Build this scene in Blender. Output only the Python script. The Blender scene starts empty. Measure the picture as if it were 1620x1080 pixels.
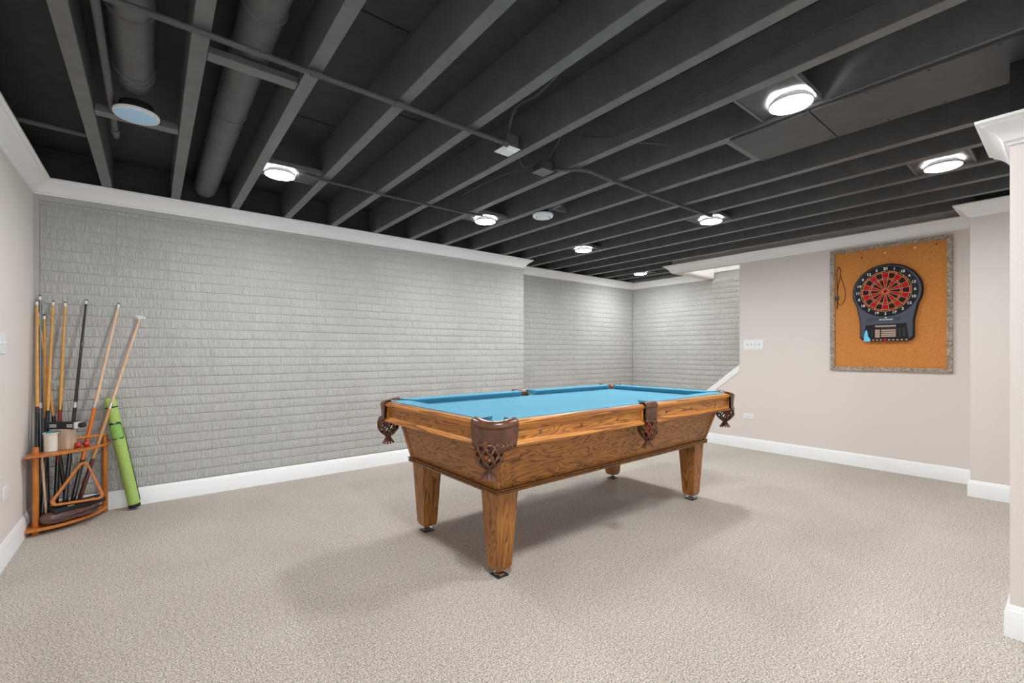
import bpy, math, random
from math import sin, cos, pi, radians, sqrt
from mathutils import Vector, Matrix, Quaternion
random.seed(7)
C = bpy.context.scene.collection

# ------------------------------------------------------------------ helpers
class MB:
    """collects vertices and faces and links them as ONE mesh object"""
    def __init__(s): s.v = []; s.f = []; s.sm = []
    def add(s, vs, fs, smooth=False):
        o = len(s.v); s.v += [tuple(p) for p in vs]
        for f in fs: s.f.append([o + i for i in f]); s.sm.append(smooth)
        return s
    def box(s, x0, x1, y0, y1, z0, z1):
        v = [(x0,y0,z0),(x1,y0,z0),(x1,y1,z0),(x0,y1,z0),(x0,y0,z1),(x1,y0,z1),(x1,y1,z1),(x0,y1,z1)]
        return s.add(v, [(3,2,1,0),(4,5,6,7),(0,1,5,4),(1,2,6,5),(2,3,7,6),(3,0,4,7)])
    def hexa(s, a, b):
        """a, b: two quads (four points each), lower and upper"""
        return s.add(list(a) + list(b), [(3,2,1,0),(4,5,6,7),(0,1,5,4),(1,2,6,5),(2,3,7,6),(3,0,4,7)])
    def prism(s, poly, z0, z1, fn=None, smooth=False):
        n = len(poly); fn = fn or (lambda x, y, z: (x, y, z))
        v = [fn(x, y, z0) for x, y in poly] + [fn(x, y, z1) for x, y in poly]
        s.add(v, [tuple(range(n))[::-1], tuple(range(n, 2*n))])
        o = len(s.v) - 2*n
        for i in range(n):
            j = (i+1) % n; s.f.append([o+i, o+j, o+n+j, o+n+i]); s.sm.append(smooth)
        return s
    def tube(s, pts, r, n=10, cap=True, flat=None):
        pts = [Vector(p) for p in pts]; m = len(pts)
        rs = r if isinstance(r, (list, tuple)) else [r]*m
        T = []
        for i in range(m):
            t = pts[min(i+1, m-1)] - pts[max(i-1, 0)]; T.append(t.normalized())
        u = T[0].orthogonal().normalized(); vs = []
        for i in range(m):
            u = (u - T[i]*u.dot(T[i])).normalized(); w = T[i].cross(u)
            for k in range(n):
                a = 2*pi*k/n; vs.append(pts[i] + (u*cos(a) + w*sin(a))*rs[i])
        fs = []
        for i in range(m-1):
            for k in range(n):
                k2 = (k+1) % n; fs.append((i*n+k, i*n+k2, (i+1)*n+k2, (i+1)*n+k))
        s.add(vs, fs, True)
        if cap:
            o = len(s.v) - len(vs)
            s.f.append([o+k for k in range(n)][::-1]); s.sm.append(False)
            s.f.append([o+(m-1)*n+k for k in range(n)]); s.sm.append(False)
        return s
    def lathe(s, prof, c=(0,0,0), n=24, axis=None, cap=True):
        """prof: (r, h) pairs from low to high; axis: direction of h"""
        ax = Vector(axis or (0,0,1)).normalized(); u = ax.orthogonal().normalized(); w = ax.cross(u)
        c = Vector(c); vs = []
        for r, h in prof:
            for k in range(n):
                a = 2*pi*k/n; vs.append(c + ax*h + (u*cos(a) + w*sin(a))*r)
        fs = []; m = len(prof)
        for i in range(m-1):
            for k in range(n):
                k2 = (k+1) % n; fs.append((i*n+k, i*n+k2, (i+1)*n+k2, (i+1)*n+k))
        s.add(vs, fs, True)
        if cap:
            o = len(s.v) - len(vs)
            if prof[0][0] > 1e-5: s.f.append([o+k for k in range(n)][::-1]); s.sm.append(False)
            if prof[-1][0] > 1e-5: s.f.append([o+(m-1)*n+k for k in range(n)]); s.sm.append(False)
        return s
    def sphere(s, c, r, n=20, m=12, a0=-pi/2, axis=None):
        prof = [(r*cos(a0+(pi/2-a0)*i/m), r*sin(a0+(pi/2-a0)*i/m)) for i in range(m+1)]
        return s.lathe(prof, c, n, axis)
    def sweep(s, path, prof, closed=False, smooth=True, ends=True):
        """path: 2-D polyline (x, y); prof: (u, z) with u to the right of the path; mitred"""
        n = len(path); m = len(prof); vs = []
        for i in range(n):
            p = Vector(path[i]); ds = []
            if i > 0: ds.append((p - Vector(path[i-1])).normalized())
            if i < n-1: ds.append((Vector(path[i+1]) - p).normalized())
            ns = [Vector((d.y, -d.x)) for d in ds]
            o = ns[0] if len(ns) == 1 else (ns[0]+ns[1])/(1+ns[0].dot(ns[1]))
            for u, z in prof: vs.append((p.x+o.x*u, p.y+o.y*u, z))
        fs = []
        for i in range(n-1):
            for k in range(m):
                k2 = (k+1) % m; fs.append((i*m+k, (i+1)*m+k, (i+1)*m+k2, i*m+k2))
        s.add(vs, fs, smooth)
        if ends:
            o = len(s.v) - len(vs)
            s.f.append([o+k for k in range(m)]); s.sm.append(False)
            s.f.append([o+(n-1)*m+k for k in range(m)][::-1]); s.sm.append(False)
        return s
    def build(s, name, mat, parent=None, sharp=35, bevel=0, recalc=True, seg=2):
        me = bpy.data.meshes.new(name)
        me.from_pydata(s.v, [], s.f)
        me.polygons.foreach_set('use_smooth', s.sm)
        if recalc:
            import bmesh
            bm = bmesh.new(); bm.from_mesh(me); bmesh.ops.recalc_face_normals(bm, faces=bm.faces); bm.to_mesh(me); bm.free()
        me.set_sharp_from_angle(angle=radians(sharp))
        me.materials.append(mat)
        o = bpy.data.objects.new(name, me); C.objects.link(o)
        if parent: o.parent = parent
        if bevel:
            b = o.modifiers.new('edge', 'BEVEL'); b.width = bevel; b.segments = seg; b.limit_method = 'ANGLE'; b.angle_limit = radians(40)
            b.harden_normals = False
        return o

def tag(o, label, cat, group=None):
    o['label'] = label; o['category'] = cat
    if group: o['group'] = group
    return o
def thing(name, label, cat, loc=(0,0,0), rotz=0, group=None):
    o = bpy.data.objects.new(name, None); C.objects.link(o); o.location = loc; o.rotation_euler = (0,0,rotz)
    o.empty_display_size = .05
    return tag(o, label, cat, group)
def struct(o, **k):
    o['kind'] = 'structure'; return o
def dup(root, loc=None, label=None, group=None, rotz=None):
    r = root.copy(); C.objects.link(r)
    if loc is not None: r.location = loc
    if rotz is not None: r.rotation_euler = (0,0,rotz)
    if label: r['label'] = label
    if group: r['group'] = group
    for ch in list(root.children):
        c = ch.copy(); C.objects.link(c); c.parent = r
        for g in list(ch.children):
            d = g.copy(); C.objects.link(d); d.parent = c
    return r

# ------------------------------------------------------------------ materials
def srgb(r, g, b):
    f = lambda c: (c/255/12.92) if c/255 <= .04045 else ((c/255+.055)/1.055)**2.4
    return (f(r), f(g), f(b), 1)
class Mat:
    def __init__(s, name, col=(.5,.5,.5,1), rough=.6, metal=0, spec=.5, coat=0, sheen=0):
        s.m = bpy.data.materials.new(name); s.m.use_nodes = True
        s.t = s.m.node_tree; s.b = s.t.nodes['Principled BSDF']
        s.b.inputs['Base Color'].default_value = col; s.b.inputs['Roughness'].default_value = rough
        s.b.inputs['Metallic'].default_value = metal; s.b.inputs['Specular IOR Level'].default_value = spec
        s.b.inputs['Coat Weight'].default_value = coat
        s.b.inputs['Sheen Weight'].default_value = sheen
    def n(s, typ, **k):
        x = s.t.nodes.new(typ)
        for a, v in k.items():
            if a in x.inputs: x.inputs[a].default_value = v
            else: setattr(x, a, v)
        return x
    def l(s, a, ao, b, bi): s.t.links.new(a.outputs[ao], b.inputs[bi])
    def coords(s, scale=(1,1,1), rot=(0,0,0), src='Object'):
        tc = s.n('ShaderNodeTexCoord'); mp = s.n('ShaderNodeMapping')
        mp.inputs['Scale'].default_value = scale; mp.inputs['Rotation'].default_value = rot
        s.l(tc, src, mp, 'Vector'); return mp
    def noise(s, vec, scale, detail=3, rough=.5, dist=0):
        x = s.n('ShaderNodeTexNoise'); x.inputs['Scale'].default_value = scale; x.inputs['Detail'].default_value = detail
        x.inputs['Roughness'].default_value = rough; x.inputs['Distortion'].default_value = dist
        s.l(vec, 0, x, 'Vector'); return x
    def ramp(s, node, out, stops, interp='LINEAR'):
        r = s.n('ShaderNodeValToRGB'); e = r.color_ramp.elements; r.color_ramp.interpolation = interp
        while len(e) < len(stops): e.new(.5)
        for k, (p, c) in enumerate(stops): e[k].position = p; e[k].color = c
        s.l(node, out, r, 'Fac'); return r
    def mix(s, a, ao, b, bo, fac, blend='MIX', facnode=None):
        m = s.n('ShaderNodeMix'); m.data_type = 'RGBA'; m.blend_type = blend
        m.inputs[0].default_value = fac
        if facnode: s.t.links.new(facnode[0].outputs[facnode[1]], m.inputs[0])
        s.t.links.new(a.outputs[ao], m.inputs[6]); s.t.links.new(b.outputs[bo], m.inputs[7]); return m
    def bump(s, node, out, strength=.5, dist=.01, prev=None):
        b = s.n('ShaderNodeBump'); b.inputs['Strength'].default_value = strength; b.inputs['Distance'].default_value = dist
        s.l(node, out, b, 'Height')
        if prev: s.l(prev, 'Normal', b, 'Normal')
        s.l(b, 'Normal', s.b, 'Normal'); return b
def simple(name, col, rough=.6, metal=0, spec=.5, coat=0, var=.0, scale=30, bump=0):
    m = Mat(name, col, rough, metal, spec, coat)
    mp = m.coords(); nz = m.noise(mp, scale, 4)
    if var:
        k0 = tuple(c*(1-var) for c in col[:3]) + (1,); k1 = tuple(min(1, c*(1+var)) for c in col[:3]) + (1,)
        r = m.ramp(nz, 'Fac', [(.3, k0), (.7, k1)]); m.l(r, 'Color', m.b, 'Base Color')
    if bump: m.bump(nz, 'Fac', bump, .002)
    return m.m

def m_carpet():
    m = Mat('carpet_pile', rough=.95, spec=.1, sheen=.15)
    mp = m.coords()
    n1 = m.noise(mp, 160, 2.5, .8); n2 = m.noise(mp, 46, 3, .65); n3 = m.noise(mp, 1.3, 3, .55, .6)
    r1 = m.ramp(n1, 'Fac', [(.34, srgb(100,90,80)), (.45, srgb(168,158,147)), (.54, srgb(203,194,184)), (.66, srgb(242,237,229))])
    r2 = m.ramp(n2, 'Fac', [(.30, (.66,.65,.64,1)), (.60, (1,1,1,1))])
    r3 = m.ramp(n3, 'Fac', [(.35, (.90,.89,.88,1)), (.62, (1,1,1,1))])
    a = m.mix(r1, 'Color', r2, 'Color', .55, 'MULTIPLY'); b = m.mix(a, 2, r3, 'Color', .9, 'MULTIPLY')
    m.l(b, 2, m.b, 'Base Color')
    m.bump(n1, 'Fac', .3, .002)
    return m.m
def m_brick():
    m = Mat('painted_grey_brick', rough=.62, spec=.35)
    mp = m.coords((70, 70, 12)); n1 = m.noise(mp, 1.0, 1.2, .45, 1.0); n1r = m.ramp(n1, 'Fac', [(.28, (0,0,0,1)), (.70, (1,1,1,1))], 'EASE')
    mp2 = m.coords(); n2 = m.noise(mp2, 3, 3); n3 = m.noise(mp2, 160, 2)
    r = m.ramp(n2, 'Fac', [(.3, srgb(180,178,173)), (.7, srgb(188,186,181))]); m.l(r, 'Color', m.b, 'Base Color')
    b = m.bump(n1r, 'Color', .75, .008); m.bump(n3, 'Fac', .2, .002, b)
    return m.m
def m_wall(name, col):
    m = Mat(name, col, .75, spec=.25)
    mp = m.coords(); n = m.noise(mp, 240, 3); m.bump(n, 'Fac', .08, .002)
    return m.m
def m_oak(name, axis, dark=1.0, f=1.0, gs=1.0, al=1.4):
    """golden oak, grain running along the object axis (0, 1 or 2)"""
    m = Mat(name, rough=.42, spec=.45, coat=.10)
    m.b.inputs['Coat Roughness'].default_value = .22
    sc = [12.0*f]*3; sc[axis] = al*f
    mp = m.coords(tuple(sc)); nz = m.noise(mp, 1.0, 2.6, .5, .5)
    mul = m.n('ShaderNodeMath', operation='MULTIPLY'); mul.inputs[1].default_value = 15*gs; m.l(nz, 'Fac', mul, 0)
    fr = m.n('ShaderNodeMath', operation='FRACT'); m.l(mul, 0, fr, 0)
    d = dark
    lite = (.55*d,.220*d,.042*d,1); mid = (.43*d,.160*d,.028*d,1); dk = (.165*d,.055*d,.013*d,1)
    r = m.ramp(fr, 0, [(0, dk), (.13, (.26*d,.092*d,.020*d,1)), (.34, mid), (.70, lite), (.95, lite), (1, dk)])
    s2 = [170]*3; s2[axis] = 5
    mp2 = m.coords(tuple(s2)); n2 = m.noise(mp2, 1.0, 3, .6)
    r2 = m.ramp(n2, 'Fac', [(.36, (.45,.38,.33,1)), (.5, (1,1,1,1))])
    mx = m.mix(r, 'Color', r2, 'Color', .55, 'MULTIPLY'); m.l(mx, 2, m.b, 'Base Color')
    m.bump(n2, 'Fac', .12, .001)
    return m.m
def m_felt():
    m = Mat('blue_felt', rough=.9, spec=.1, sheen=.2)
    mp = m.coords(); n = m.noise(mp, 400, 2); n2 = m.noise(mp, 2.2, 3, .6)
    r = m.ramp(n2, 'Fac', [(.3, (.095,.330,.460,1)), (.7, (.108,.352,.482,1))]); m.l(r, 'Color', m.b, 'Base Color')
    m.b.inputs['Sheen Tint'].default_value = (.6,.85,1,1)
    m.bump(n, 'Fac', .12, .001)
    return m.m
def m_leather(name, col, studs=False):
    m = Mat(name, col, .27, spec=.55)
    mp = m.coords(); n = m.noise(mp, 120, 4, .6); n2 = m.noise(mp, 22, 3)
    r = m.ramp(n2, 'Fac', [(.3, tuple(c*.65 for c in col[:3])+(1,)), (.7, tuple(c*1.25 for c in col[:3])+(1,))])
    last = (r, 'Color')
    if studs:      # tooled gold dots along the lower edge of the leather apron
        v = m.n('ShaderNodeTexVoronoi'); v.inputs['Scale'].default_value = 105; m.l(mp, 0, v, 'Vector')
        lt = m.n('ShaderNodeMath', operation='LESS_THAN'); lt.inputs[1].default_value = .26; m.l(v, 'Distance', lt, 0)
        sx = m.n('ShaderNodeSeparateXYZ'); m.l(mp, 0, sx, 0)
        lz = m.n('ShaderNodeMath', operation='LESS_THAN'); lz.inputs[1].default_value = .776; m.l(sx, 'Z', lz, 0)
        mu = m.n('ShaderNodeMath', operation='MULTIPLY'); m.l(lt, 0, mu, 0); m.l(lz, 0, mu, 1)
        g = m.n('ShaderNodeRGB'); g.outputs[0].default_value = (.50,.25,.07,1)
        mx = m.mix(r, 'Color', g, 0, 0, 'MIX', (mu, 0)); last = (mx, 2)
    m.l(last[0], last[1], m.b, 'Base Color'); m.bump(n, 'Fac', .18, .0015)
    return m.m
def m_cork():
    m = Mat('cork', rough=.85, spec=.15)
    mp = m.coords(); n = m.noise(mp, 160, 3, .65); n2 = m.noise(mp, 2, 2)
    r = m.ramp(n, 'Fac', [(.3, srgb(186,112,52)), (.5, srgb(208,136,70)), (.72, srgb(224,158,94))])
    m.l(r, 'Color', m.b, 'Base Color'); m.bump(n, 'Fac', .25, .001); return m.m
def m_barn():
    m = Mat('weathered_barn_wood', rough=.85, spec=.15)
    mp = m.coords((60,60,60)); n = m.noise(mp, 1, 5, .7); mp2 = m.coords(); n2 = m.noise(mp2, 14, 4, .7)
    r = m.ramp(n, 'Fac', [(.3, srgb(118,105,94)), (.5, srgb(172,157,142)), (.7, srgb(222,208,192))])
    r2 = m.ramp(n2, 'Fac', [(.3, (.7,.68,.66,1)), (.65, (1,1,1,1))])
    mx = m.mix(r, 'Color', r2, 'Color', .8, 'MULTIPLY'); m.l(mx, 2, m.b, 'Base Color'); m.bump(n, 'Fac', .5, .003); return m.m
def m_dark(name, col, rough=.8, spec=.25):
    m = Mat(name, (col,col,col*1.01,1), rough, spec=spec)
    mp = m.coords(); n = m.noise(mp, 9, 5, .65); n2 = m.noise(mp, 70, 4, .7)
    r = m.ramp(n, 'Fac', [(.3, (col*.82,)*3+(1,)), (.7, (col*1.15,)*3+(1,))])
    r2 = m.ramp(n2, 'Fac', [(.26, (.35,.35,.35,1)), (.36, (1,1,1,1))])
    mx = m.mix(r, 'Color', r2, 'Color', .5, 'MULTIPLY'); m.l(mx, 2, m.b, 'Base Color'); m.bump(n2, 'Fac', .25, .003); return m.m
def m_emit(name, col, s):
    m = Mat(name, (.9,.9,.9,1), .4); m.b.inputs['Emission Color'].default_value = col; m.b.inputs['Emission Strength'].default_value = s
    return m.m

M = {}
M['carpet'] = m_carpet(); M['brick'] = m_brick()
M['mortar_band'] = m_wall('painted_grey_band', srgb(180,178,173))
M['beige'] = m_wall('beige_wall_paint', srgb(226,218,212))
M['white'] = simple('white_trim_paint', (.92,.92,.92,1), .38, spec=.45)
M['drywall'] = m_wall('white_drywall', (.86,.86,.85,1))
M['ceil'] = m_dark('charcoal_paint_shaded', .05, .7); M['joist'] = m_dark('charcoal_joist_paint', .125, .42, .6)  # one charcoal paint; the ceiling copy is darkened for shade between joists
M['duct'] = m_dark('charcoal_duct_paint', .095, .5, .4); M['pipe'] = m_dark('charcoal_pipe_paint', .08, .5, .4)
M['panel'] = m_dark('charcoal_panel_paint', .06, .5, .45)
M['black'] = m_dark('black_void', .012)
M['lamp_up'] = m_emit('stair_lamp_diffuser', (1, .99, .98, 1), 120)
M['lens_off'] = simple('unlit_lens_reflection', (.42,.68,.92,1), .25)  # blue is the window's reflection, painted into the lens colour
M['plastic'] = simple('white_plastic', (.85,.86,.86,1), .35)
M['oak_x'] = m_oak('oak_along_x', 0); M['oak_y'] = m_oak('oak_along_y', 1); M['oak_z'] = m_oak('oak_upright', 2, .74, 1.15, .85, 1.0)
M['mold_x'] = m_oak('oak_molding_lit_x', 0, 1.12, 1.0, .45, .45); M['mold_y'] = m_oak('oak_molding_lit_y', 1, 1.12, 1.0, .45, .45); M['mold_z'] = m_oak('oak_molding_z', 2, 1.0, 1.0, .45, .45)  # x and y moldings painted lighter for the light their edges catch
M['oak_pan_x'] = m_oak('oak_panel_x', 0, .80, 1.0, 1.0, 2.3); M['oak_pan_y'] = m_oak('oak_panel_y', 1, .76, 1.0, 1.0, 2.3)
M['oak_dark'] = m_oak('oak_molding_dark', 0, .42)
M['felt'] = m_felt()
M['leather'] = m_leather('brown_leather', (.120,.046,.021,1)); M['leather_st'] = m_leather('tooled_brown_leather', (.105,.041,.021,1), True)
M['leather_dull'] = simple('dull_brown_leather', (.120,.046,.021,1), .6, var=.2)
M['slate'] = simple('dark_slate', (.03,.03,.035,1), .7)
M['chrome'] = simple('chrome', (.75,.75,.77,1), .15, 1)
M['rubber'] = simple('black_rubber', (.012,.013,.016,1), .45)
def m_glass():
    m = Mat('window_glass', (1,1,1,1), .02); t = m.n('ShaderNodeBsdfTransparent'); g = m.n('ShaderNodeBsdfGlossy'); g.inputs['Roughness'].default_value = .02
    x = m.n('ShaderNodeMixShader'); x.inputs[0].default_value = .06; m.t.links.new(t.outputs[0], x.inputs[1]); m.t.links.new(g.outputs[0], x.inputs[2])
    m.t.links.new(x.outputs[0], m.t.nodes['Material Output'].inputs['Surface']); return m.m
M['glass'] = m_glass()
M['cork'] = m_cork(); M['barn'] = m_barn()

# ------------------------------------------------------------------ room
XL, YB, YA, XF, XR = -.657, 4.625, 5.0, 6.78, 5.82     # left wall, brick wall, alcove wall, far wall, right wall
XB, YBUMP, XC, YC = 5.36, .558, 2.841, .177            # wall bump, near wall
YEND, ZJ, ZS = -6.0, 2.44, 2.675                       # wall behind, joist underside, subfloor
CB, CT = 2.332, 2.437                                  # crown bottom and top

fl = MB().box(XL-.1, XF+.1, YEND-.1, YA+.1, -.05, 0).build('floor', M['carpet']); struct(fl)

def brick_wall(name, seg, parent_mat=None, ztop=2.262, zmax=2.44, off=0.0, plain=.03):
    """seg: list of (p0, p1, n, phase): wall runs p0->p1, n = normal to the room; bricks stand 6 mm proud"""
    H = .0785; L = .311; jv = .0045; jh = .0115; dp = .0058
    b = MB(); front = []
    for (p0, p1, n, ph, z1, backing) in seg:
        p0 = Vector(p0); p1 = Vector(p1); d = (p1-p0); LEN = d.length; d.normalize(); n = Vector(n)
        def P(s, z, o): return (p0.x+d.x*s+n.x*o, p0.y+d.y*s+n.y*o, z)
        # mortar ground
        b.add([P(0,0,-dp), P(LEN,0,-dp), P(LEN,zmax,-dp), P(0,zmax,-dp)], [(0,1,2,3)])
        k = 0
        zb = 2.248
        rows = []
        z = zb
        while z > -.08: z -= H; rows.append(z)
        rows = [zb] + rows
        for k, zr in enumerate(rows):
            zlo = max(zr + jh, .0); zhi = min(zr + H, z1)
            if zhi - zlo < .008: continue
            sh = ph + (0.232 if k % 2 else 0.0)
            s = sh - L*math.ceil(sh/L) - L
            while s < LEN:
                a0 = max(s + jv*.5, 0.0); a1 = min(s + L - jv*.5, LEN)
                if a1 - a0 > .012:
                    e = .0035; o = random.uniform(-.0012, .0012)
                    v = [P(a0,zlo,-dp), P(a1,zlo,-dp), P(a1,min(zhi+.0108,z1),-dp), P(a0,min(zhi+.0108,z1),-dp),
                         P(a0+e*.6,zlo+e,o), P(a1-e*.6,zlo+e,o), P(a1-e*.6,zhi-e*.6,o), P(a0+e*.6,zhi-e*.6,o)]
                    front.append(len(b.f)); b.add(v, [(4,5,6,7),(0,1,5,4),(1,2,6,5),(2,3,7,6),(3,0,4,7)])
                    if a1 < LEN-.002:
                        b.add([P(a1-.003,zlo,-.0022), P(min(a1+jv+.003,LEN),zlo,-.0022), P(min(a1+jv+.003,LEN),zhi,-.0022), P(a1-.003,zhi,-.0022)], [(0,1,2,3)])
                s += L
        if backing:
            b.add([P(0,0,-.12), P(LEN,0,-.12), P(LEN,zmax,-.12), P(0,zmax,-.12)], [(0,1,2,3)])
    o = b.build(name, M['brick'], recalc=False); o.data.materials.append(M['mortar_band']); fs = set(front)
    o.data.polygons.foreach_set('material_index', [0 if i in fs else 1 for i in range(len(b.f))]); return o

wb = struct(brick_wall('wall_back', [((XL+.03,YB),(3.894,YB),(0,-1),.095,2.290,True), ((3.894,YB),(3.894,YA),(1,0),.1,2.290,False)]))
band = MB().box(XL, 3.894, YB-.004, YB+.10, 2.290, CT).box(XL, XL+.03, YB-.003, YB+.1, 0, 2.3).build('plain_band', M['mortar_band'], wb)
MB().box(XL-.1, 3.90, YB+.02, YB+.14, CT, ZS).build('rim_board', M['ceil'], wb)
wa = struct(brick_wall('wall_alcove', [((3.894,YA),(XF,YA),(0,-1),.2,2.300,True)]))
MB().box(3.894, XF, YA-.003, YA+.1, 2.300, CT).build('plain_band', M['mortar_band'], wa)
MB().box(3.8, XF+.2, YA+.125, YA+.2, 0, ZS).box(XF+.125, XF+.2, .5, YA+.2, 0, ZS).box(3.8, 3.88, YB+.13, YA+.2, 0, ZS).box(XL-.2, 3.88, YB+.13, YB+.2, 0, ZS).build('leak_shield', M['drywall'], wa)  # unseen shell added behind the brick to stop sky light leaking in
MB().box(3.8, XF+.1, YA+.02, YA+.14, CT, ZS).build('rim_board', M['ceil'], wa)
wf = struct(brick_wall('wall_far', [((XF,YA),(XF,.6),(-1,0),.05,2.43,True)]))
MB().box(XF-.004, XF+.1, .6, 3.58, 2.435, 4.3).build('upper_drywall', M['drywall'], wf)
wl = struct(MB().box(XL-.12, XL, YEND, YB+.1, 0, CT).build('wall_left', M['beige']))
MB().box(XL-.12, XL+.0, YEND, YB+.1, CT, ZS).build('rim_board', M['ceil'], wl)
wr_ = MB()
wr_.box(XR, XR+.115, .3, 2.667, 0, ZS)
wr_.prism([(2.667,0),(3.85,0),(3.85,.03),(2.667,.962)], XR, XR+.115, lambda y, z, x: (x, y, z))   # knee wall under the stair cap
wr_.box(XR, XR+.115, 2.667, 3.615, 2.335, ZS)             # header over the opening
wr_.box(XR+.115, XF, 3.50, 3.615, 2.335, ZS)              # header across the stair opening
wright = struct(wr_.build('wall_right', M['beige']))
MB().box(XR+.115, XF, 3.494, 3.500, 2.350, 4.3).build('stairwell_face', M['drywall'], wright)
MB().box(XR+.115, XR+.12, .3, 3.494, 2.350, 4.3).build('stairwell_face', M['drywall'], wright)
MB().box(XR+.1, XF+.1, .5, .6, 0, 4.3).box(XR+.1, XF+.1, .5, 3.7, 4.3, 4.36).build('stairwell_face', M['drywall'], wright)
wbump = struct(MB().box(XB, XR+.02, YEND, YBUMP, 0, CT).build('wall_bump', M['beige']))
MB().box(XB+.02, XR+.02, YEND, YBUMP-.02, CT, ZS).build('rim_board', M['ceil'], wbump)
ZC0, ZC1 = 2.080, 2.183
wn = struct(MB().box(XC, XC+.42, YEND, YC, 0, ZC1).build('wall_near', M['beige']))
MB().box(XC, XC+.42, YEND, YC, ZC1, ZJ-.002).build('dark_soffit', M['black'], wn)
struct(MB().box(XL-.1, -.35, YEND-.12, YEND, 0, ZS).box(2.25, XF+.1, YEND-.12, YEND, 0, ZS).box(-.35, 2.25, YEND-.12, YEND, 2.10, ZS).build('wall_front', M['beige']))
dr = struct(MB().box(-.35, -.27, YEND-.10, YEND+.01, 0, 2.10).box(2.17, 2.25, YEND-.10, YEND+.01, 0, 2.10).box(.91, .99, YEND-.10, YEND-.02, 0, 2.02).box(-.27, 2.17, YEND-.10, YEND+.01, 2.02, 2.10).box(-.27, 2.17, YEND-.10, YEND+.01, 0, .04).build('door_1', M['white']))
MB().box(-.27, 2.17, YEND-.062, YEND-.056, .04, 2.02).build('glass_pane', M['glass'], dr)
ce = MB()
ce.box(XL-.15, XR+.06, YEND-.1, YA+.15, ZS, ZS+.05).box(XR+.06, XF+.15, 3.55, YA+.15, ZS, ZS+.05).box(XR+.06, XF+.15, YEND-.1, .55, ZS, ZS+.05)
ceil = struct(ce.build('ceiling', M['ceil']))
seams = MB()
for x0, y in ((.60,3.02),(1.02,2.62),(.60,1.92),(1.43,3.30),(1.84,2.75),(2.26,3.05),(1.02,1.35),(1.84,1.6)):
    seams.box(x0, x0+.33, y-.003, y+.003, ZS-.0025, ZS)
seams.build('board_seam', M['black'], ceil)

cp = [(0,CB),(.007,CB),(.009,CB+.008),(.015,CB+.012),(.020,CB+.016),(.026,CB+.030),(.036,CB+.046),(.050,CB+.061),(.066,CB+.073),(.080,CB+.080),(.082,CB+.087),(.089,CB+.090),(.096,CB+.094),(.096,CB+.105),(0,CB+.105)]
path = [(XL,YEND),(XL,YB),(3.894,YB),(3.894,YA),(XF,YA),(XF,3.615),(XR,3.615),(XR,YBUMP),(XB,YBUMP),(XB,YEND)]
tr = struct(MB().sweep(path, cp).build('trim_1', M['white'], sharp=28))
dz = ZC0 - CB
struct(MB().sweep([(XC+.42,YC),(XC,YC),(XC,YEND)], [(u, z+dz-.002) for u, z in cp]).build('trim_2', M['white'], sharp=28))
bp = [(0,.0),(.016,.0),(.016,.098),(.013,.104),(.013,.110),(.009,.116),(.008,.124),(.004,.132),(0,.135)]
def base(name, pth): return struct(MB().sweep(pth, bp).build(name, M['white'], sharp=28))
base('baseboard_left', [(XL,YEND),(XL,YB)])
base('baseboard_back', [(XL+.016,YB),(3.894,YB),(3.894,YA),(XF,YA),(XF,3.95)])
base('baseboard_right', [(XR,3.84),(XR,YBUMP),(XB,YBUMP),(XB,YEND)])
base('baseboard_near', [(XC+.42,YC),(XC,YC),(XC,YEND)])
# sloped white cap on the knee wall, its apron on the room side
sl = (1.049-.716)/(2.664-3.071)
def zc(y): return 1.049 + sl*(y-2.664)
cap = MB(); ya, yb_ = 2.667, 3.90
cap.prism([(ya, zc(ya)-.088),(yb_, zc(yb_)-.088),(yb_, zc(yb_)),(ya, zc(ya))], XR-.014, XR+.13, lambda y, z, x: (x, y, z))
struct(cap.build('trim_3', M['white'], bevel=.004))
st = MB()                                          # carpeted steps climbing behind the right wall
for k in range(10): st.box(XR+.118, XF-.008, .62, 3.75-.27*k, .185*k, .185*(k+1))
struct(st.build('stairs', M['carpet']))

# ------------------------------------------------------------------ ceiling framing
JX = [-.262,.150,.562,.975,1.388,1.806,2.217,2.632,3.040,3.488,3.867,4.266,4.668,5.068,5.488]
ORD = ['first','second','third','fourth','fifth','sixth','seventh','eighth','ninth','tenth','eleventh','twelfth','thirteenth','fourteenth','fifteenth']
EXTRA = ['', ' between the two fat round ducts', ' right of the second fat duct', '', '',
         '', ' beside the dark junction box', ' over the flat panel', ' over the flat panel', '', '', '', '', '', ' nearest the dartboard']
for i, x in enumerate(JX):
    b = MB(); w = .030
    y1 = YB+.02 if x < 3.85 else YA+.02
    b.box(x-w, x+w, YEND, y1, ZJ, ZS)
    o = b.build('ceiling_joist', M['joist'], bevel=.003)
    o.location = (0,0,0)
    tag(o, '%s dark grey joist counted from the left wall%s' % (ORD[i], EXTRA[i]), 'joist', 'exposed ceiling joists')
for i, x in enumerate((5.90, 6.25, 6.60)):
    o = MB().box(x-.03, x+.03, 3.62, YA+.02, ZJ, ZS).build('ceiling_joist', M['joist'], bevel=.003)
    tag(o, ['short dark joist over the alcove, in line with the dartboard wall','short dark joist over the alcove, beyond the corner ceiling lamp','short dark joist over the alcove, against the far brick wall'][i], 'joist', 'short joists over the alcove')
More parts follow.
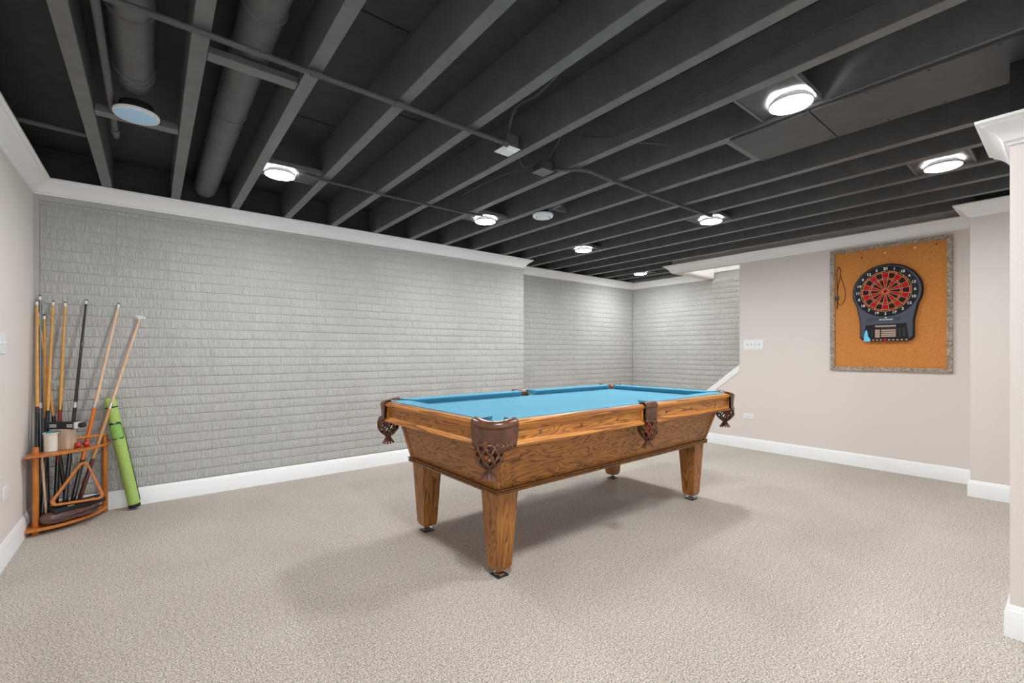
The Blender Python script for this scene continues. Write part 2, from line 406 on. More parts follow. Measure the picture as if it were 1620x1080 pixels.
# flat boxed-in panel between two joists
o = thing('ceiling_panel', 'flat dark grey panel screwed under two joists beside the right front lamp', 'panel', (2.832,0,ZJ))
p1 = MB().box(-.212,.218, .852,1.256, -.014,-.001).build('board', M['panel'], o, bevel=.001)
p2 = MB().box(-.212,.218, -1.0,.846, -.014,-.001).build('board', M['panel'], o, bevel=.001)
for y in (1.235,.872,.83,.62,.40,.19):
    for x in (-.195,.2): MB().lathe([(.006,-.0165),(.006,-.013)], (x,y,0), 8).build('screw', M['rubber'], o)
MB().box(-.170,.178, 1.262,1.30, .0,.05).build('end_batten', M['joist'], o)

def duct(name, label, x, y0, y1, z, r, ribs):
    o = thing(name, label, 'duct', (x, 0, z))
    b = MB(); b.tube([(0,y0,0),(0,y1,0)], r, 32); b.build('pipe_body', M['duct'], o)
    for y in ribs: MB().lathe([(r*1.0,-.006),(r+.006,-.003),(r+.006,.003),(r*1.0,.006)], (0,y,0), 32, (0,1,0), cap=False).build('rib', M['duct'], o)
    return o
d1 = duct('round_duct', 'fat round dark duct ending above the unlit lamp', -.066, YEND+.1, 2.86, 2.560, .076, (2.30,2.78,2.84))
MB().tube([(0,2.84,0),(0,2.93,.004),(0,3.00,.03),(0,3.04,.06),(0,3.045,.098)], .070, 28).build('elbow', M['duct'], d1)
duct('round_duct', 'fat round dark duct running to the brick wall, under a wooden cross block', .346, YEND+.1, 4.50, 2.562, .078, (1.98,2.95))
tag(MB().box(.182,.531,2.247,2.315,ZJ+.004,ZJ+.034).build('cross_block', M['joist'], bevel=.003), 'short dark wooden block holding up the second fat duct', 'block')
tag(MB().box(-.230,.118,3.135,3.205,ZJ+.002,ZJ+.040).build('cross_block', M['joist'], bevel=.003), 'short dark wooden block above the unlit lamp', 'block')
def pipe(name, label, cat, pts, r, mat='pipe', n=12, fit=()):
    o = MB().tube(pts, r, n).build(name, M[mat]); tag(o, label, cat)
    if fit:
        for p, q, rr in fit: MB().tube([p, q], rr, 14).build('fitting', M[mat], o)
    return o
def arc(pts, k=6):
    """Catmull-Rom through pts"""
    P = [Vector(p) for p in pts]; P = [P[0]*2-P[1]] + P + [P[-1]*2-P[-2]]; out = []
    for i in range(1, len(P)-2):
        for j in range(k):
            t = j/k; a, b, c, d = P[i-1], P[i], P[i+1], P[i+2]
            out.append(.5*((2*b)+(c-a)*t+(2*a-5*b+4*c-d)*t*t+(3*b-a-3*c+d)*t**3))
    out.append(P[-2]); return out
pipe('water_pipe', 'thin dark pipe running beside the first fat duct to an elbow', 'pipe', arc([(-.160,YEND+.1,2.468),(-.160,2.2,2.468),(-.163,3.40,2.468),(-.163,3.48,2.474),(-.163,3.51,2.50),(-.163,3.51,2.56)], 5), .015, fit=[((-.163,3.40,2.468),(-.163,3.455,2.468),.020)])
pipe('water_pipe', 'thin dark pipe crossing from the left wall to the first joist', 'pipe', [(XL+.02,3.672,2.50),(-.294,3.690,2.50)], .016)
pipe('conduit', 'long dark conduit under the joists ending at the white square box cover', 'conduit', [(XL+.02,2.088,2.424),(.6,2.088,2.424),(1.625,2.085,2.424)], .013, fit=[((.545,2.088,2.424),(.58,2.088,2.424),.017),((.93,2.087,2.424),(.975,2.087,2.424),.018),((1.595,2.085,2.424),(1.632,2.085,2.424),.019)])
pipe('conduit', 'dark conduit linking the two lit lamps near the brick wall', 'conduit', arc([(.80,3.44,2.47),(.88,3.36,2.445),(.98,3.345,2.425),(1.4,3.36,2.425),(2.1,3.352,2.425),(2.30,3.36,2.44),(2.37,3.40,2.46)], 4), .010)
pipe('conduit', 'dark conduit curving from the junction box to the lit lamp over the table end', 'conduit', arc([(2.165,2.27,2.47),(2.19,2.17,2.44),(2.235,2.085,2.425),(2.32,2.055,2.424),(2.57,2.066,2.424),(3.0,2.066,2.424),(3.7,2.055,2.424),(3.93,2.06,2.43),(4.01,2.09,2.45)], 5), .012)
pipe('conduit', 'dark hidden pipe running along the far side of the eighth joist', 'conduit', [(2.69,1.31,2.47),(2.69,2.8,2.47)], .018)
def wire(label, pts, r=.004): return pipe('electric_wire', label, 'wire', arc(pts, 6), r, 'pipe', 6)
wire('dark cable rising from the white square box cover across a bay', [(1.69,2.16,2.47),(1.66,2.10,2.55),(1.62,1.98,2.60),(1.61,1.80,2.58),(1.50,1.52,2.52),(1.44,1.38,2.47)], .008)
wire('dark wire hanging along the joist behind the long bay before the panel', [(2.175,2.0,2.60),(2.165,1.75,2.50),(2.16,1.5,2.475),(2.168,1.2,2.50),(2.165,.9,2.52),(2.17,.5,2.535),(2.175,0,2.55)], .004)
wire('loop of dark wire above the junction box, left strand', [(2.08,2.30,2.52),(2.05,2.33,2.49),(1.98,2.36,2.47),(1.90,2.30,2.51),(1.86,2.22,2.56)], .003)
wire('loop of dark wire above the junction box, right strand', [(2.12,2.26,2.53),(2.13,2.18,2.60),(2.10,2.10,2.65)], .006)
wire('dark wire trailing from the junction box toward the lamp by the brick wall', [(2.06,2.36,2.47),(2.02,2.55,2.50),(1.98,2.85,2.49),(1.96,3.1,2.47)], .003)
wire('short dark wire dangling under the seventh joist', [(2.255,2.28,2.50),(2.27,2.27,2.47),(2.29,2.24,2.43),(2.30,2.22,2.425)], .003)
wire('dark wire bridging the bay past the seventh joist', [(2.25,1.75,2.50),(2.33,1.66,2.48),(2.46,1.60,2.485),(2.59,1.58,2.50)], .004)
# junction boxes
o = thing('junction_box', 'dark painted junction box tucked against the seventh joist', 'electrical box', (2.110,2.302,2.449))
MB().box(-.050,.050,-.052,.052,0,.055).build('housing', M['panel'], o, bevel=.003); MB().box(-.056,.056,-.057,.057,-.006,0).build('cover', M['joist'], o, bevel=.003)
o = thing('ceiling_box', 'white square cover plate on a ceiling box at the end of the long conduit', 'electrical box', (1.680,2.150,2.425))
MB().box(-.047,.047,-.052,.052,0,.075).build('housing', M['pipe'], o, bevel=.003)
MB().box(-.055,.055,-.060,.060,-.007,0).build('cover_plate', M['plastic'], o, bevel=.003)
MB().hexa([(-.030,-.034,-.020),(.030,-.034,-.020),(.030,.034,-.020),(-.030,.034,-.020)], [(-.042,-.046,-.007),(.042,-.046,-.007),(.042,.046,-.007),(-.042,.046,-.007)]).build('lens', M['plastic'], o, bevel=.002)
MB().lathe([(.004,-.009),(.004,-.006)], (-.047,.050,0), 8).build('screw', M['chrome'], o); MB().lathe([(.004,-.009),(.004,-.006)], (.047,-.050,0), 8).build('screw', M['chrome'], o)
# round air valve with its duct stub
o = thing('air_valve', 'round white ceiling air valve on a dark stub duct', 'vent', (2.738,2.985,2.418))
MB().lathe([(.063,.012),(.063,-.004),(.070,-.012),(.080,-.010),(.090,0),(.093,.012),(.090,.018),(.06,.018)], (0,0,0), 40, cap=False).build('outer_ring', M['plastic'], o, sharp=60)
MB().lathe([(.0,-.022),(.045,-.021),(.055,-.015),(.057,-.008),(.052,-.002),(0,0)], (0,0,0), 40).build('centre_disc', M['plastic'], o, sharp=60)
MB().lathe([(.060,.010),(.060,.10)], (0,0,0), 28).build('inner_throat', M['black'], o)
MB().tube(arc([(0,0,.018),(0,0,.06),(.03,-.06,.10),(.05,-.18,.11)], 5), .052, 24).build('stub_duct', M['duct'], o)
tag(MB().box(2.665,2.985,2.93,2.955,ZJ+.05,ZJ+.09).build('cross_block', M['joist']), 'short dark block beside the round white air valve', 'block')

# lamps -------------------------------------------------------------
LAMPS = {}
def lamp_mat(k):
    if k not in LAMPS: LAMPS[k] = m_emit('lamp_diffuser_%d' % k, (.955, .98, 1, 1), k)
    return LAMPS[k]
def lamp(label, x, y, lit=255, plate=True, z=2.428, group='round ceiling lamps'):
    o = thing('ceiling_lamp', label, 'lamp', (x, y, z), 0, group)
    MB().lathe([(.091,-.001),(.0925,-.003),(.095,-.001),(.096,.004),(.096,.014),(.091,.014)], (0,0,0), 48, cap=False).build('rim', M['plastic'], o, sharp=50)
    MB().lathe([(0,-.006),(.045,-.0056),(.075,-.0045),(.090,-.002),(.0915,.002),(0,.003)], (0,0,0), 48).build('lens', lamp_mat(lit) if lit else M['lens_off'], o, sharp=60)
    MB().lathe([(.075,.006),(.080,.03),(.070,.06),(0,.062)], (0,0,0), 32).build('housing', M['black'], o)
    return o
def plate(label, x0, x1, y0, y1):
    o = thing('mounting_plate', label, 'mounting plate', ((x0+x1)/2, (y0+y1)/2, ZJ+.018), 0, 'lamp mounting plates')
    hx, hy = (x1-x0)/2, (y1-y0)/2
    MB().box(-hx,hx,-hy,hy,0,.012).build('board', M['panel'], o)
    MB().box(-hx,hx,-hy-.012,-hy,-.004,.024).build('rail_bar', M['joist'], o); MB().box(-hx,hx,hy,hy+.012,-.004,.024).build('rail_bar', M['joist'], o)
L = [(.694,3.444,'lit round ceiling lamp nearest the cue rack, between the third and fourth joists'),
     (2.447,3.464,'lit round ceiling lamp by the brick wall, left of the white air valve'),
     (4.066,3.711,'lit round ceiling lamp near the step in the brick wall'),
     (5.96,4.253,'lit round ceiling lamp in the far brick corner, smallest in the photo'),
     (4.103,2.142,'lit round ceiling lamp at the end of the curving conduit'),
     (2.473,.884,'lit round ceiling lamp beside the flat dark panel, largest in the photo'),
     (4.092,.552,'lit round ceiling lamp by the near wall corner at the right edge')]
for x, y, lab in L: lamp(lab, x, y, 190 if 'near wall corner' in lab else 255)
lamp('unlit round ceiling lamp with painted blue lens reflection below the first fat duct', -.062, 3.051, False)
for x, y, lab in ((.80,.75,'added fill lamp straight above the camera'),(.30,-2.2,'added fill lamp behind the camera on the left'),(1.7,-2.2,'added fill lamp behind the camera near the near wall'),(4.2,-1.8,'added fill lamp behind the near wall')):
    lamp(lab, x, y, 430 if 'straight above' in lab else 255)  # unseen ceiling lamps added as fill light, the overhead one strongest
for (x0,x1,y0,y1,lab) in ((2.250,2.600,.80,1.06,'dark mounting plate above the lamp beside the flat panel'),(3.900,4.234,2.03,2.30,'dark mounting plate above the lamp at the end of the curving conduit'),
        (3.900,4.234,.42,.70,'dark mounting plate above the lamp by the near wall corner'),(2.250,2.600,3.34,3.59,'dark mounting plate above the lamp left of the air valve'),
        (.595,.943,3.33,3.56,'dark mounting plate above the lamp nearest the cue rack'),(3.900,4.234,3.60,3.83,'dark mounting plate above the lamp near the step in the brick wall'),(5.935,6.218,4.13,4.38,'dark mounting plate above the lamp in the far brick corner')):
    plate(lab, x0, x1, y0, y1)
o = thing('ceiling_lamp', 'white round lamp high in the stairwell', 'lamp', (6.35,2.2,4.28))
MB().lathe([(0,-.03),(.12,-.025),(.14,-.01),(.14,0)], (0,0,0), 32).build('lens', M['lamp_up'], o); MB().lathe([(.15,0),(.15,.015)], (0,0,0), 32).build('rim', M['plastic'], o)

# ------------------------------------------------------------------ pool table
T = thing('pool_table', 'oak pool table with blue cloth standing in the middle of the carpet', 'pool table', (2.4704,2.3609,0), .0153)
LR, WR, DX = 1.255, .657, -.012
# rails: profile (d inward from the table edge, z)
apr = [(.017,.760),(.017,.845),(.060,.845),(.060,.760)]                                     # recessed apron board
topm = [(.030,.832),(.014,.834),(.010,.838),(.009,.843),(.001,.846),(-.004,.851),(-.005,.858),(-.002,.864),(.004,.866),(.006,.870),(.013,.873),(.037,.8735),(.037,.832)]
botm = [(.060,.744),(-.001,.744),(-.004,.748),(-.004,.755),(.000,.760),(.006,.761),(.008,.766),(.013,.769),(.017,.774),(.060,.774)]
stile = [(.006,.766),(.006,.842),(.030,.842),(.030,.766)]
core = [(.058,.746),(.058,.850),(.112,.838),(.112,.746)]
cpf = [(.037,.870),(.039,.8775),(.044,.8790),(.112,.8790),(.148,.8785),(.152,.876),(.1525,.873),(.118,.8388),(.060,.838),(.037,.850)]
def ext(prof, mapf, s0, s1, k0, k1, ref):
    """extrude a profile between s0 and s1; the ends slant by k per metre of d past ref"""
    b = MB(); n = len(prof)
    v = [mapf(s0 + k0*max(0, d-ref), d, z) for d, z in prof] + [mapf(s1 - k1*max(0, d-ref), d, z) for d, z in prof]
    f = [tuple(range(n))[::-1], tuple(range(n, 2*n))] + [(i, (i+1) % n, n+(i+1) % n, n+i) for i in range(n)]
    return b.add(v, f)
def rail(mapf, s0, s1, mat, c0, c1, lab, plugs):
    r = ext(apr, mapf, s0, s1, 0, 0, 1); e_ = ext(core, mapf, s0, s1, 0, 0, 1); r.add(e_.v, e_.f)
    r = r.build('rail', M[mat], T, bevel=.001)
    mm = M['mold_x'] if mat == 'oak_x' else M['mold_y']
    ext(topm, mapf, s0, s1, 0, 0, 1).build('top_molding', mm, r); ext(botm, mapf, s0, s1, 0, 0, 1).build('bottom_molding', mm, r)
    for q0, q1 in ((s0+.0005, s0+.014), (s1-.014, s1-.0005)): ext(stile, mapf, q0, q1, 0, 0, 1).build('end_stile', M['mold_z'], r, bevel=.003)
    ext(cpf, mapf, s0, s1, c0, c1, .100).build('cushion', M['felt'], r, sharp=25)
    for s in plugs:
        b = MB(); c = mapf(s, .0165, .800); a = Vector(mapf(s, 0, .8)) - Vector(mapf(s, 1, .8))
        b.lathe([(.011,-.001),(.011,.0015),(.008,.0022)], c, 16, tuple(a))
        b.build('plug', M['oak_dark'], r)
CP, SP = .142, .066
near = lambda s, d, z: (s, -WR+d, z); far = lambda s, d, z: (s, WR-d, z)
lft = lambda s, d, z: (-LR+d, s, z); rgt = lambda s, d, z: (LR-d, s, z)
for mf in (near, far):
    rail(mf, -LR+CP, .014-SP, 'oak_x', 1.0, .30, '', (-.93,-.62,-.30)); rail(mf, .014+SP, LR-CP, 'oak_x', .30, 1.0, '', (.23,.55,.90))
for mf in (lft, rgt): rail(mf, -WR+CP, WR-CP, 'oak_y', 1.0, 1.0, '', ())
# slate bed with its cloth, notched for the pockets
bl, bw = LR-.10, WR-.10
def bed_poly(rc=.060, rs=.050, g=0):
    P = []
    for sx, sy, a0 in ((1,-1,180),(1,1,270),(-1,1,0),(-1,-1,90)):
        arcp = [(sx*bl + rc*cos(radians(a0 - k*90/8)), sy*bw + rc*sin(radians(a0 - k*90/8))) for k in range(9)]
        P += arcp
        if (sx, sy) == (1,1): P += [(rs*cos(radians(0 - k*180/12)), bw + .012 + rs*sin(radians(0 - k*180/12))) for k in range(13)]
        if (sx, sy) == (-1,-1): P += [(-rs*cos(radians(k*180/12)), -bw - .012 + rs*sin(radians(k*180/12))) for k in range(13)]
    return P
def bed_top(z0, z1, name, mat, par):
    import bmesh
    P = bed_poly(); b = MB(); b.prism(P, z0, z1); return b.build(name, mat, par)
sb = bed_top(.800, .8365, 'slate_bed', M['slate'], T)
bed_top(.8365, .8385, 'cloth', M['felt'], sb)
# cabinet: slanted side and end panels, corner trims, dark base molding, bottom deck
zt_, zb_ = .748, .486
lt_, wt_, lb_, wb_ = 1.120, .557, 1.072, .476
def cab(x, y, f):   # f 0 bottom 1 top
    return (DX+x*(lb_+(lt_-lb_)*f), y*(wb_+(wt_-wb_)*f), zb_+(zt_-zb_)*f)
def panel(c0, c1, name, mat, inn):
    o4 = [Vector(cab(*c0,0)), Vector(cab(*c1,0)), Vector(cab(*c1,1)), Vector(cab(*c0,1))]
    i4 = [p + Vector(inn) for p in o4]
    MB().hexa(o4, i4).build(name, mat, T)
panel((-1,-1),(1,-1), 'side_panel', M['oak_pan_x'], (0,.022,0)); panel((-1,1),(1,1), 'side_panel', M['oak_pan_x'], (0,-.022,0))
panel((-1,-1),(-1,1), 'end_panel', M['oak_pan_y'], (.022,0,0)); panel((1,-1),(1,1), 'end_panel', M['oak_pan_y'], (-.022,0,0))
for sx in (-1,1):
    for sy in (-1,1):
        b = MB(); w = .034; o_ = .005
        lo = Vector(cab(sx, sy, 0)); hi = Vector(cab(sx, sy, 1))
        def sq(p): return [(p.x+sx*o_, p.y+sy*o_, p.z),(p.x+sx*o_, p.y-sy*w, p.z),(p.x-sx*w, p.y-sy*w, p.z),(p.x-sx*w, p.y+sy*o_, p.z)]
        b.hexa(sq(lo), sq(hi)); b.build('corner_trim', M['oak_z'], T, bevel=.002)
mo = [(-.002,.463),(.012,.463),(.016,.469),(.016,.476),(.010,.480),(.008,.488),(.002,.492),(-.02,.492)]
b = MB(); q = [(-lb_,-wb_),(-lb_,wb_),(lb_,wb_),(lb_,-wb_)]
for i in range(4):
    pass
path4 = [(-lb_,-wb_),(lb_,-wb_),(lb_,wb_),(-lb_,wb_)]
v = []; n4 = len(mo)
for (x, y) in path4:
    for u, z in mo: v.append((DX + x + math.copysign(u, x), y + math.copysign(u, y), z))
f = []
for i in range(4):
    j = (i+1) % 4
    for k in range(n4):
        k2 = (k+1) % n4; f.append((i*n4+k, j*n4+k, j*n4+k2, i*n4+k2))
b.add(v, f).build('base_molding', M['oak_dark'], T)
MB().box(DX-lb_+.004, DX+lb_-.004, -wb_+.004, wb_-.004, .466, .486).build('bottom_deck', M['oak_dark'], T)
# under-rail ledge that carries the rails
MB().box(-1.16,1.16,-.60,.60,.748,.800).build('sub_frame', M['oak_pan_x'], T)
# legs
legs = []
for sx in (-1,1):
    for sy in (-1,1):
        cx_, cy_ = DX+sx*.996, sy*.398
        def q4(h, z): return [(cx_-h, cy_-h, z),(cx_+h, cy_-h, z),(cx_+h, cy_+h, z),(cx_-h, cy_+h, z)]
        lg = MB(); lg.hexa(q4(.049,.056), q4(.072,.463)); lg.hexa(q4(.042,.040), q4(.047,.056))
        lg = lg.build('leg', M['oak_z'], T, bevel=.003)
        lv = MB(); lv.lathe([(.030,.006),(.032,.010),(.032,.016),(.018,.022),(.012,.024),(.012,.042)], (cx_, cy_, 0), 20); lv.build('leveling_foot', M['chrome'], lg)
        legs.append((cx_, cy_))
R = Matrix.Translation((2.4704,2.3609,0)) @ Matrix.Rotation(.0153, 4, 'Z')
for (x, y), lab in zip(legs, ('black square pad under the front left table leg, nearest the camera','black square pad under the table leg at the left back corner','black square pad under the table leg at the right front corner','black square pad under the far right back table leg')):
    p = R @ Vector((x, y, 0))
    q_ = MB().box(-.037,.037,-.037,.037,0,.006).build('floor_pad', M['rubber'], bevel=.001); q_.location = p; q_.rotation_euler = (0,0,.0153)
    tag(q_, lab, 'pad', 'pads under the table legs')

# pockets ----------------------------------------------------------
def solid(o, t, off=0):
    m = o.modifiers.new('thick', 'SOLIDIFY'); m.thickness = t; m.offset = off; return o
def basket(par, cx, cy, ztop, zneck, zend, r):
    """woven leather drop net: two families of flat straps on a bulb, a neck and a flared fringe"""
    h = ztop - zneck
    def rad(t):   # t 0 top .. 1 neck
        return r*(.92 + .10*sin(pi*min(1, t*1.5))) if t < .45 else r*(1.02*(1-((t-.45)/.55)**2.2) + .27*((t-.45)/.55)**2.2)
    b = MB(); N = 9; K = 16
    for fam in (1,-1):
        for k in range(N):
            pts = []
            for i in range(K+1):
                t = i/K; a = 2*pi*k/N + fam*(.20 + 1.25*t); rr = rad(t) + (.0012 if fam > 0 else -.0012)
                pts.append((cx + rr*cos(a), cy + rr*sin(a), ztop - h*t))
            b.tube(pts, .0060, 6)
    b.tube([(cx+rad(0)*cos(a), cy+rad(0)*sin(a), ztop) for a in [2*pi*k/24 for k in range(25)]], .006, 6)
    bk = b.build('net_basket', M['leather'], par)
    b = MB(); b.lathe([(.016,zneck-.016),(.018,zneck-.008),(.019,zneck+.004),(.017,zneck+.01)], (cx,cy,0), 16)
    for k in range(12):
        a = 2*pi*k/12; w = .16; r0, r1 = .016, .042
        z0, z1 = zneck-.010, zend + random.uniform(-.003,.004)
        b.hexa([(cx+r1*cos(a-w), cy+r1*sin(a-w), z1),(cx+r1*cos(a+w), cy+r1*sin(a+w), z1),(cx+(r1-.003)*cos(a+w), cy+(r1-.003)*sin(a+w), z1),(cx+(r1-.003)*cos(a-w), cy+(r1-.003)*sin(a-w), z1)],
               [(cx+r0*cos(a-w*1.5), cy+r0*sin(a-w*1.5), z0),(cx+r0*cos(a+w*1.5), cy+r0*sin(a+w*1.5), z0),(cx+(r0-.003)*cos(a+w*1.5), cy+(r0-.003)*sin(a+w*1.5), z0),(cx+(r0-.003)*cos(a-w*1.5), cy+(r0-.003)*sin(a-w*1.5), z0)])
    b.build('fringe', M['leather_dull'], bk)
    return bk
def strip(pathf, prof, n, sag=0):
    """sweep prof (o outward, z) along pathf(t)->(x,y,nx,ny)"""
    b = MB(); m = len(prof); v = []
    for i in range(n+1):
        x, y, nx, ny = pathf(i/n)
        dip = sag*sin(pi*i/n)**1.5
        for o, z in prof: v.append((x+nx*o, y+ny*o, z - dip))
    f = [(i*m+k, (i+1)*m+k, (i+1)*m+k+1, i*m+k+1) for i in range(n) for k in range(m-1)]
    return b.add(v, f, True)
LIP = [(-.058,.800),(-.058,.842),(-.056,.858),(-.050,.871),(-.038,.880),(-.020,.884),(-.004,.881),(.006,.872),(.009,.860),(.006,.848)]
def corner_path(sx, sy, rr=.120, ln=.156):
    ls = ln-rr; la = rr*pi/2; tot = 2*ls+la
    def f(t):
        s = t*tot
        if s < ls: a, b_, na, nb = 0, ln-s, -1, 0
        elif s < ls+la:
            g = (s-ls)/rr; a = rr-rr*cos(g); b_ = rr-rr*sin(g); na, nb = -cos(g), -sin(g)
        else: a, b_, na, nb = rr+(s-ls-la), 0, 0, -1
        return sx*(LR+.002-a), sy*(WR+.002-b_), sx*(-na), sy*(-nb)
    return f
def corner_pocket(sx, sy):
    f = corner_path(sx, sy)
    pk = solid(strip(f, LIP, 28, .012).build('pocket', M['leather'], T, sharp=80), .006)
    b = MB(); n = 26; m = 7; v = []
    for i in range(n+1):
        t = i/n
        for j in range(m+1):
            vv = j/m; tt = .5 + (t-.5)*(1 - .10*vv**2)
            x, y, nx, ny = f(tt)
            zbtm = .754 - .026*sin(pi*t)**.8 + .006*sin(pi*t*6)**2
            v.append((x+nx*(.007-.012*vv*sin(pi*t)), y+ny*(.007-.012*vv*sin(pi*t)), .862 - .010*sin(pi*t) + (zbtm-.862)*vv))
    fs = [(i*(m+1)+j, (i+1)*(m+1)+j, (i+1)*(m+1)+j+1, i*(m+1)+j+1) for i in range(n) for j in range(m)]
    solid(b.add(v, fs, True).build('shield', M['leather_st'], pk, sharp=80), .005)
    c = (sx*(LR-.046), sy*(WR-.086))
    bk = basket(pk, c[0], c[1], .762, .642, .590, .064)
    return c
SX = .014
def side_pocket(sy):
    W2 = .064
    def f(t): return SX-W2+2*W2*t, sy*(WR+.004), 0, sy
    prof = LIP
    pk = solid(strip(f, [(o*(1.0), z) for o, z in prof], 12).build('pocket', M['leather'], T, sharp=80), .006)
    b = MB(); v = []; n = 12; m = 6
    for i in range(n+1):
        t = i/n
        for j in range(m+1):
            vv = j/m; x = SX+(-W2+2*W2*t)*(1-.10*vv)
            v.append((x, sy*(WR+.009), .862 + (.752 - .010*sin(pi*t) - .862)*vv))
    fs = [(i*(m+1)+j, (i+1)*(m+1)+j, (i+1)*(m+1)+j+1, i*(m+1)+j+1) for i in range(n) for j in range(m)]
    solid(b.add(v, fs, True).build('shield', M['leather_st'], pk, sharp=80), .005)
    c = (SX, sy*(WR-.018))
    basket(pk, c[0], c[1], .768, .640, .590, .056)
    return c
pc = {}
for sx in (-1,1):
    for sy in (-1,1): pc[(sx,sy)] = corner_pocket(sx, sy)
for sy in (-1,1): pc[(0,sy)] = side_pocket(sy)
# balls in the nets
def ballmat(n, c): return simple(n, c, .12, spec=.6, coat=.6)
BM = dict(maroon=ballmat('ball_maroon', (.10,.006,.010,1)), navy=ballmat('ball_navy', (.008,.012,.06,1)), white=ballmat('ball_white', (.75,.72,.64,1)), red=ballmat('ball_red', (.42,.022,.014,1)),
          purple=ballmat('ball_purple', (.06,.02,.22,1)), orange=ballmat('ball_orange', (.60,.16,.02,1)), black=ballmat('ball_black', (.008,.008,.009,1)), yellow=ballmat('ball_yellow', (.75,.42,.04,1)), blue=ballmat('ball_blue', (.01,.03,.30,1)))
def ball(col, key, dx, dy, z, label, spot=(-.5,-.85,.1), band=False):
    c = R @ Vector((pc[key][0]+dx, pc[key][1]+dy, z)); o = thing('billiard_ball', label, 'billiard ball', c, 0, 'balls in the table pockets'); r = .0265
    MB().sphere((0,0,0), r, 24, 14).build('ball_body', M_b[col], o)
    a = Vector(spot).normalized()
    b = MB(); prof = [(r*1.012*sin(g), r*1.012*cos(g)) for g in [.27*i/5 for i in range(6)]][::-1]
    b.lathe(prof, (0,0,0), 16, tuple(a), cap=False); b.build('number_spot', M_b['white'], o)
    if band:
        b = MB(); u = a.orthogonal(); b.lathe([(r*1.008*cos(g), r*1.008*sin(g)) for g in [(-.55+1.1*i/6) for i in range(7)]], (0,0,0), 24, tuple(u), cap=False); b.build('stripe', M_b[band], o)
M_b = BM
k = (-1,-1)
ball('maroon', k, -.022,-.008,.735, 'maroon billiard ball in the front corner net, upper left')
ball('navy', k, .020,-.026,.738, 'navy billiard ball in the front corner net, upper right', (.3,-.9,-.4))
ball('white', k, .012,.022,.742, 'white striped billiard ball at the back of the front corner net', band='navy')
ball('orange', k, -.004,-.006,.694, 'amber billiard ball at the bottom of the front corner net', (-.6,-.8,-.2))
k = (-1,1)
ball('purple', k, -.020,-.014,.728, 'purple billiard ball in the left corner net')
ball('navy', k, .020,.010,.730, 'dark blue billiard ball in the left corner net')
k = (0,-1)
ball('red', k, -.018,-.010,.728, 'red billiard ball in the side net, upper', (-.2,-.9,.4))
ball('orange', k, .010,-.010,.684, 'orange numbered billiard ball at the bottom of the side net', (-.2,-.97,.15))
k = (1,-1)
ball('red', k, -.014,-.018,.716, 'bright red billiard ball in the right corner net', (.9,.2,.2))
ball('purple', k, .020,.002,.738, 'purple billiard ball in the right corner net')

# ------------------------------------------------------------------ cork board, dart board, switches
def wall_root(name, label, cat, x, y, z, side='right', group=None):
    o = thing(name, label, cat, (x, y, z), 0, group)
    m = Matrix(((0,0,-1),(-1,0,0),(0,1,0))) if side == 'right' else Matrix(((0,0,1),(1,0,0),(0,1,0)))
    o.rotation_euler = m.to_euler(); return o
cbd = wall_root('cork_board', 'large cork board in a weathered wood frame on the beige wall', 'cork board', XR, 1.1995, 1.657)
W2, H2, fw = .4835, .648, .042
MB().box(-W2+.03, W2-.03, -H2+.03, H2-.03, .001, .010).build('cork_sheet', M['cork'], cbd)
for pts, nm in (([(-W2,-H2),(W2,-H2),(W2-fw,-H2+fw),(-W2+fw,-H2+fw)],0),([(W2,-H2),(W2,H2),(W2-fw,H2-fw),(W2-fw,-H2+fw)],1),([(W2,H2),(-W2,H2),(-W2+fw,H2-fw),(W2-fw,H2-fw)],2),([(-W2,H2),(-W2,-H2),(-W2+fw,-H2+fw),(-W2+fw,H2-fw)],3)):
    MB().prism(pts, .001, .026).build('frame_side', M['barn'], cbd, bevel=.003)
pm = {'w': simple('pin_white', (.85,.8,.72,1), .4), 'd': simple('pin_dark', (.08,.03,.015,1), .4)}
for a, b, c, lab in ((-.012,.552,'w','white push pin at the top middle of the cork board'),(.219,.565,'w','white push pin at the top right of the cork board'),(-.205,.536,'d','dark push pin at the top left of the cork board'),(.372,.572,'d','dark push pin in the top right corner of the cork board')):
    p = wall_root('push_pin', lab, 'push pin', XR-.0105, 1.1995-a, 1.657+b, 'right', 'pins in the cork board')
    MB().lathe([(.008,0),(.008,.002),(.004,.004),(.004,.010),(.0065,.013),(.0055,.016),(0,.0165)], (0,0,0), 12).build('pin_head', pm[c], p)
db = wall_root('dart_board', 'electronic dart board with red and black target hung on the cork board', 'dart board', XR-.0105, 1.200, 1.816)
mb = simple('slate_blue_plastic', srgb(66,72,88), .42, var=.05); mk = simple('black_plastic', (.010,.010,.011,1), .5, spec=.25)
mred = simple('segment_red', (.52,.006,.014,1), .55, spec=.15); mblk = simple('segment_black', (.016,.014,.013,1), .6, spec=.15); mwire = simple('yellow_wire', (.75,.46,.16,1), .4); mwhite = simple('printed_white', (.85,.85,.83,1), .5)
mbei = simple('display_beige', (.50,.36,.28,1), .5); mgrey = simple('printed_grey', (.06,.06,.065,1), .5); mcy = simple('sticker_blue', (.14,.66,.95,1), .5); mpink = simple('sticker_pink', (.65,.03,.18,1), .5)
RO = .279
out = []
a0 = -28
for k in range(0, 61):
    g = radians(a0 + (180-2*a0)*k/60); out.append((RO*cos(g)+.004, RO*sin(g)-.002))
out += [(-.212,-.300),(-.212,-.462),(-.186,-.490),(.192,-.490),(.218,-.462),(.218,-.300)]
MB().prism(out, .0, .036).build('body', mk, db, bevel=.006)
def inset(P, c, k): return [(c[0]+(x-c[0])*k, c[1]+(y-c[1])*k) for x, y in P]
MB().prism(inset(out, (.003,-.08), .965), .034, .047).build('face_cover', mb, db, bevel=.006)
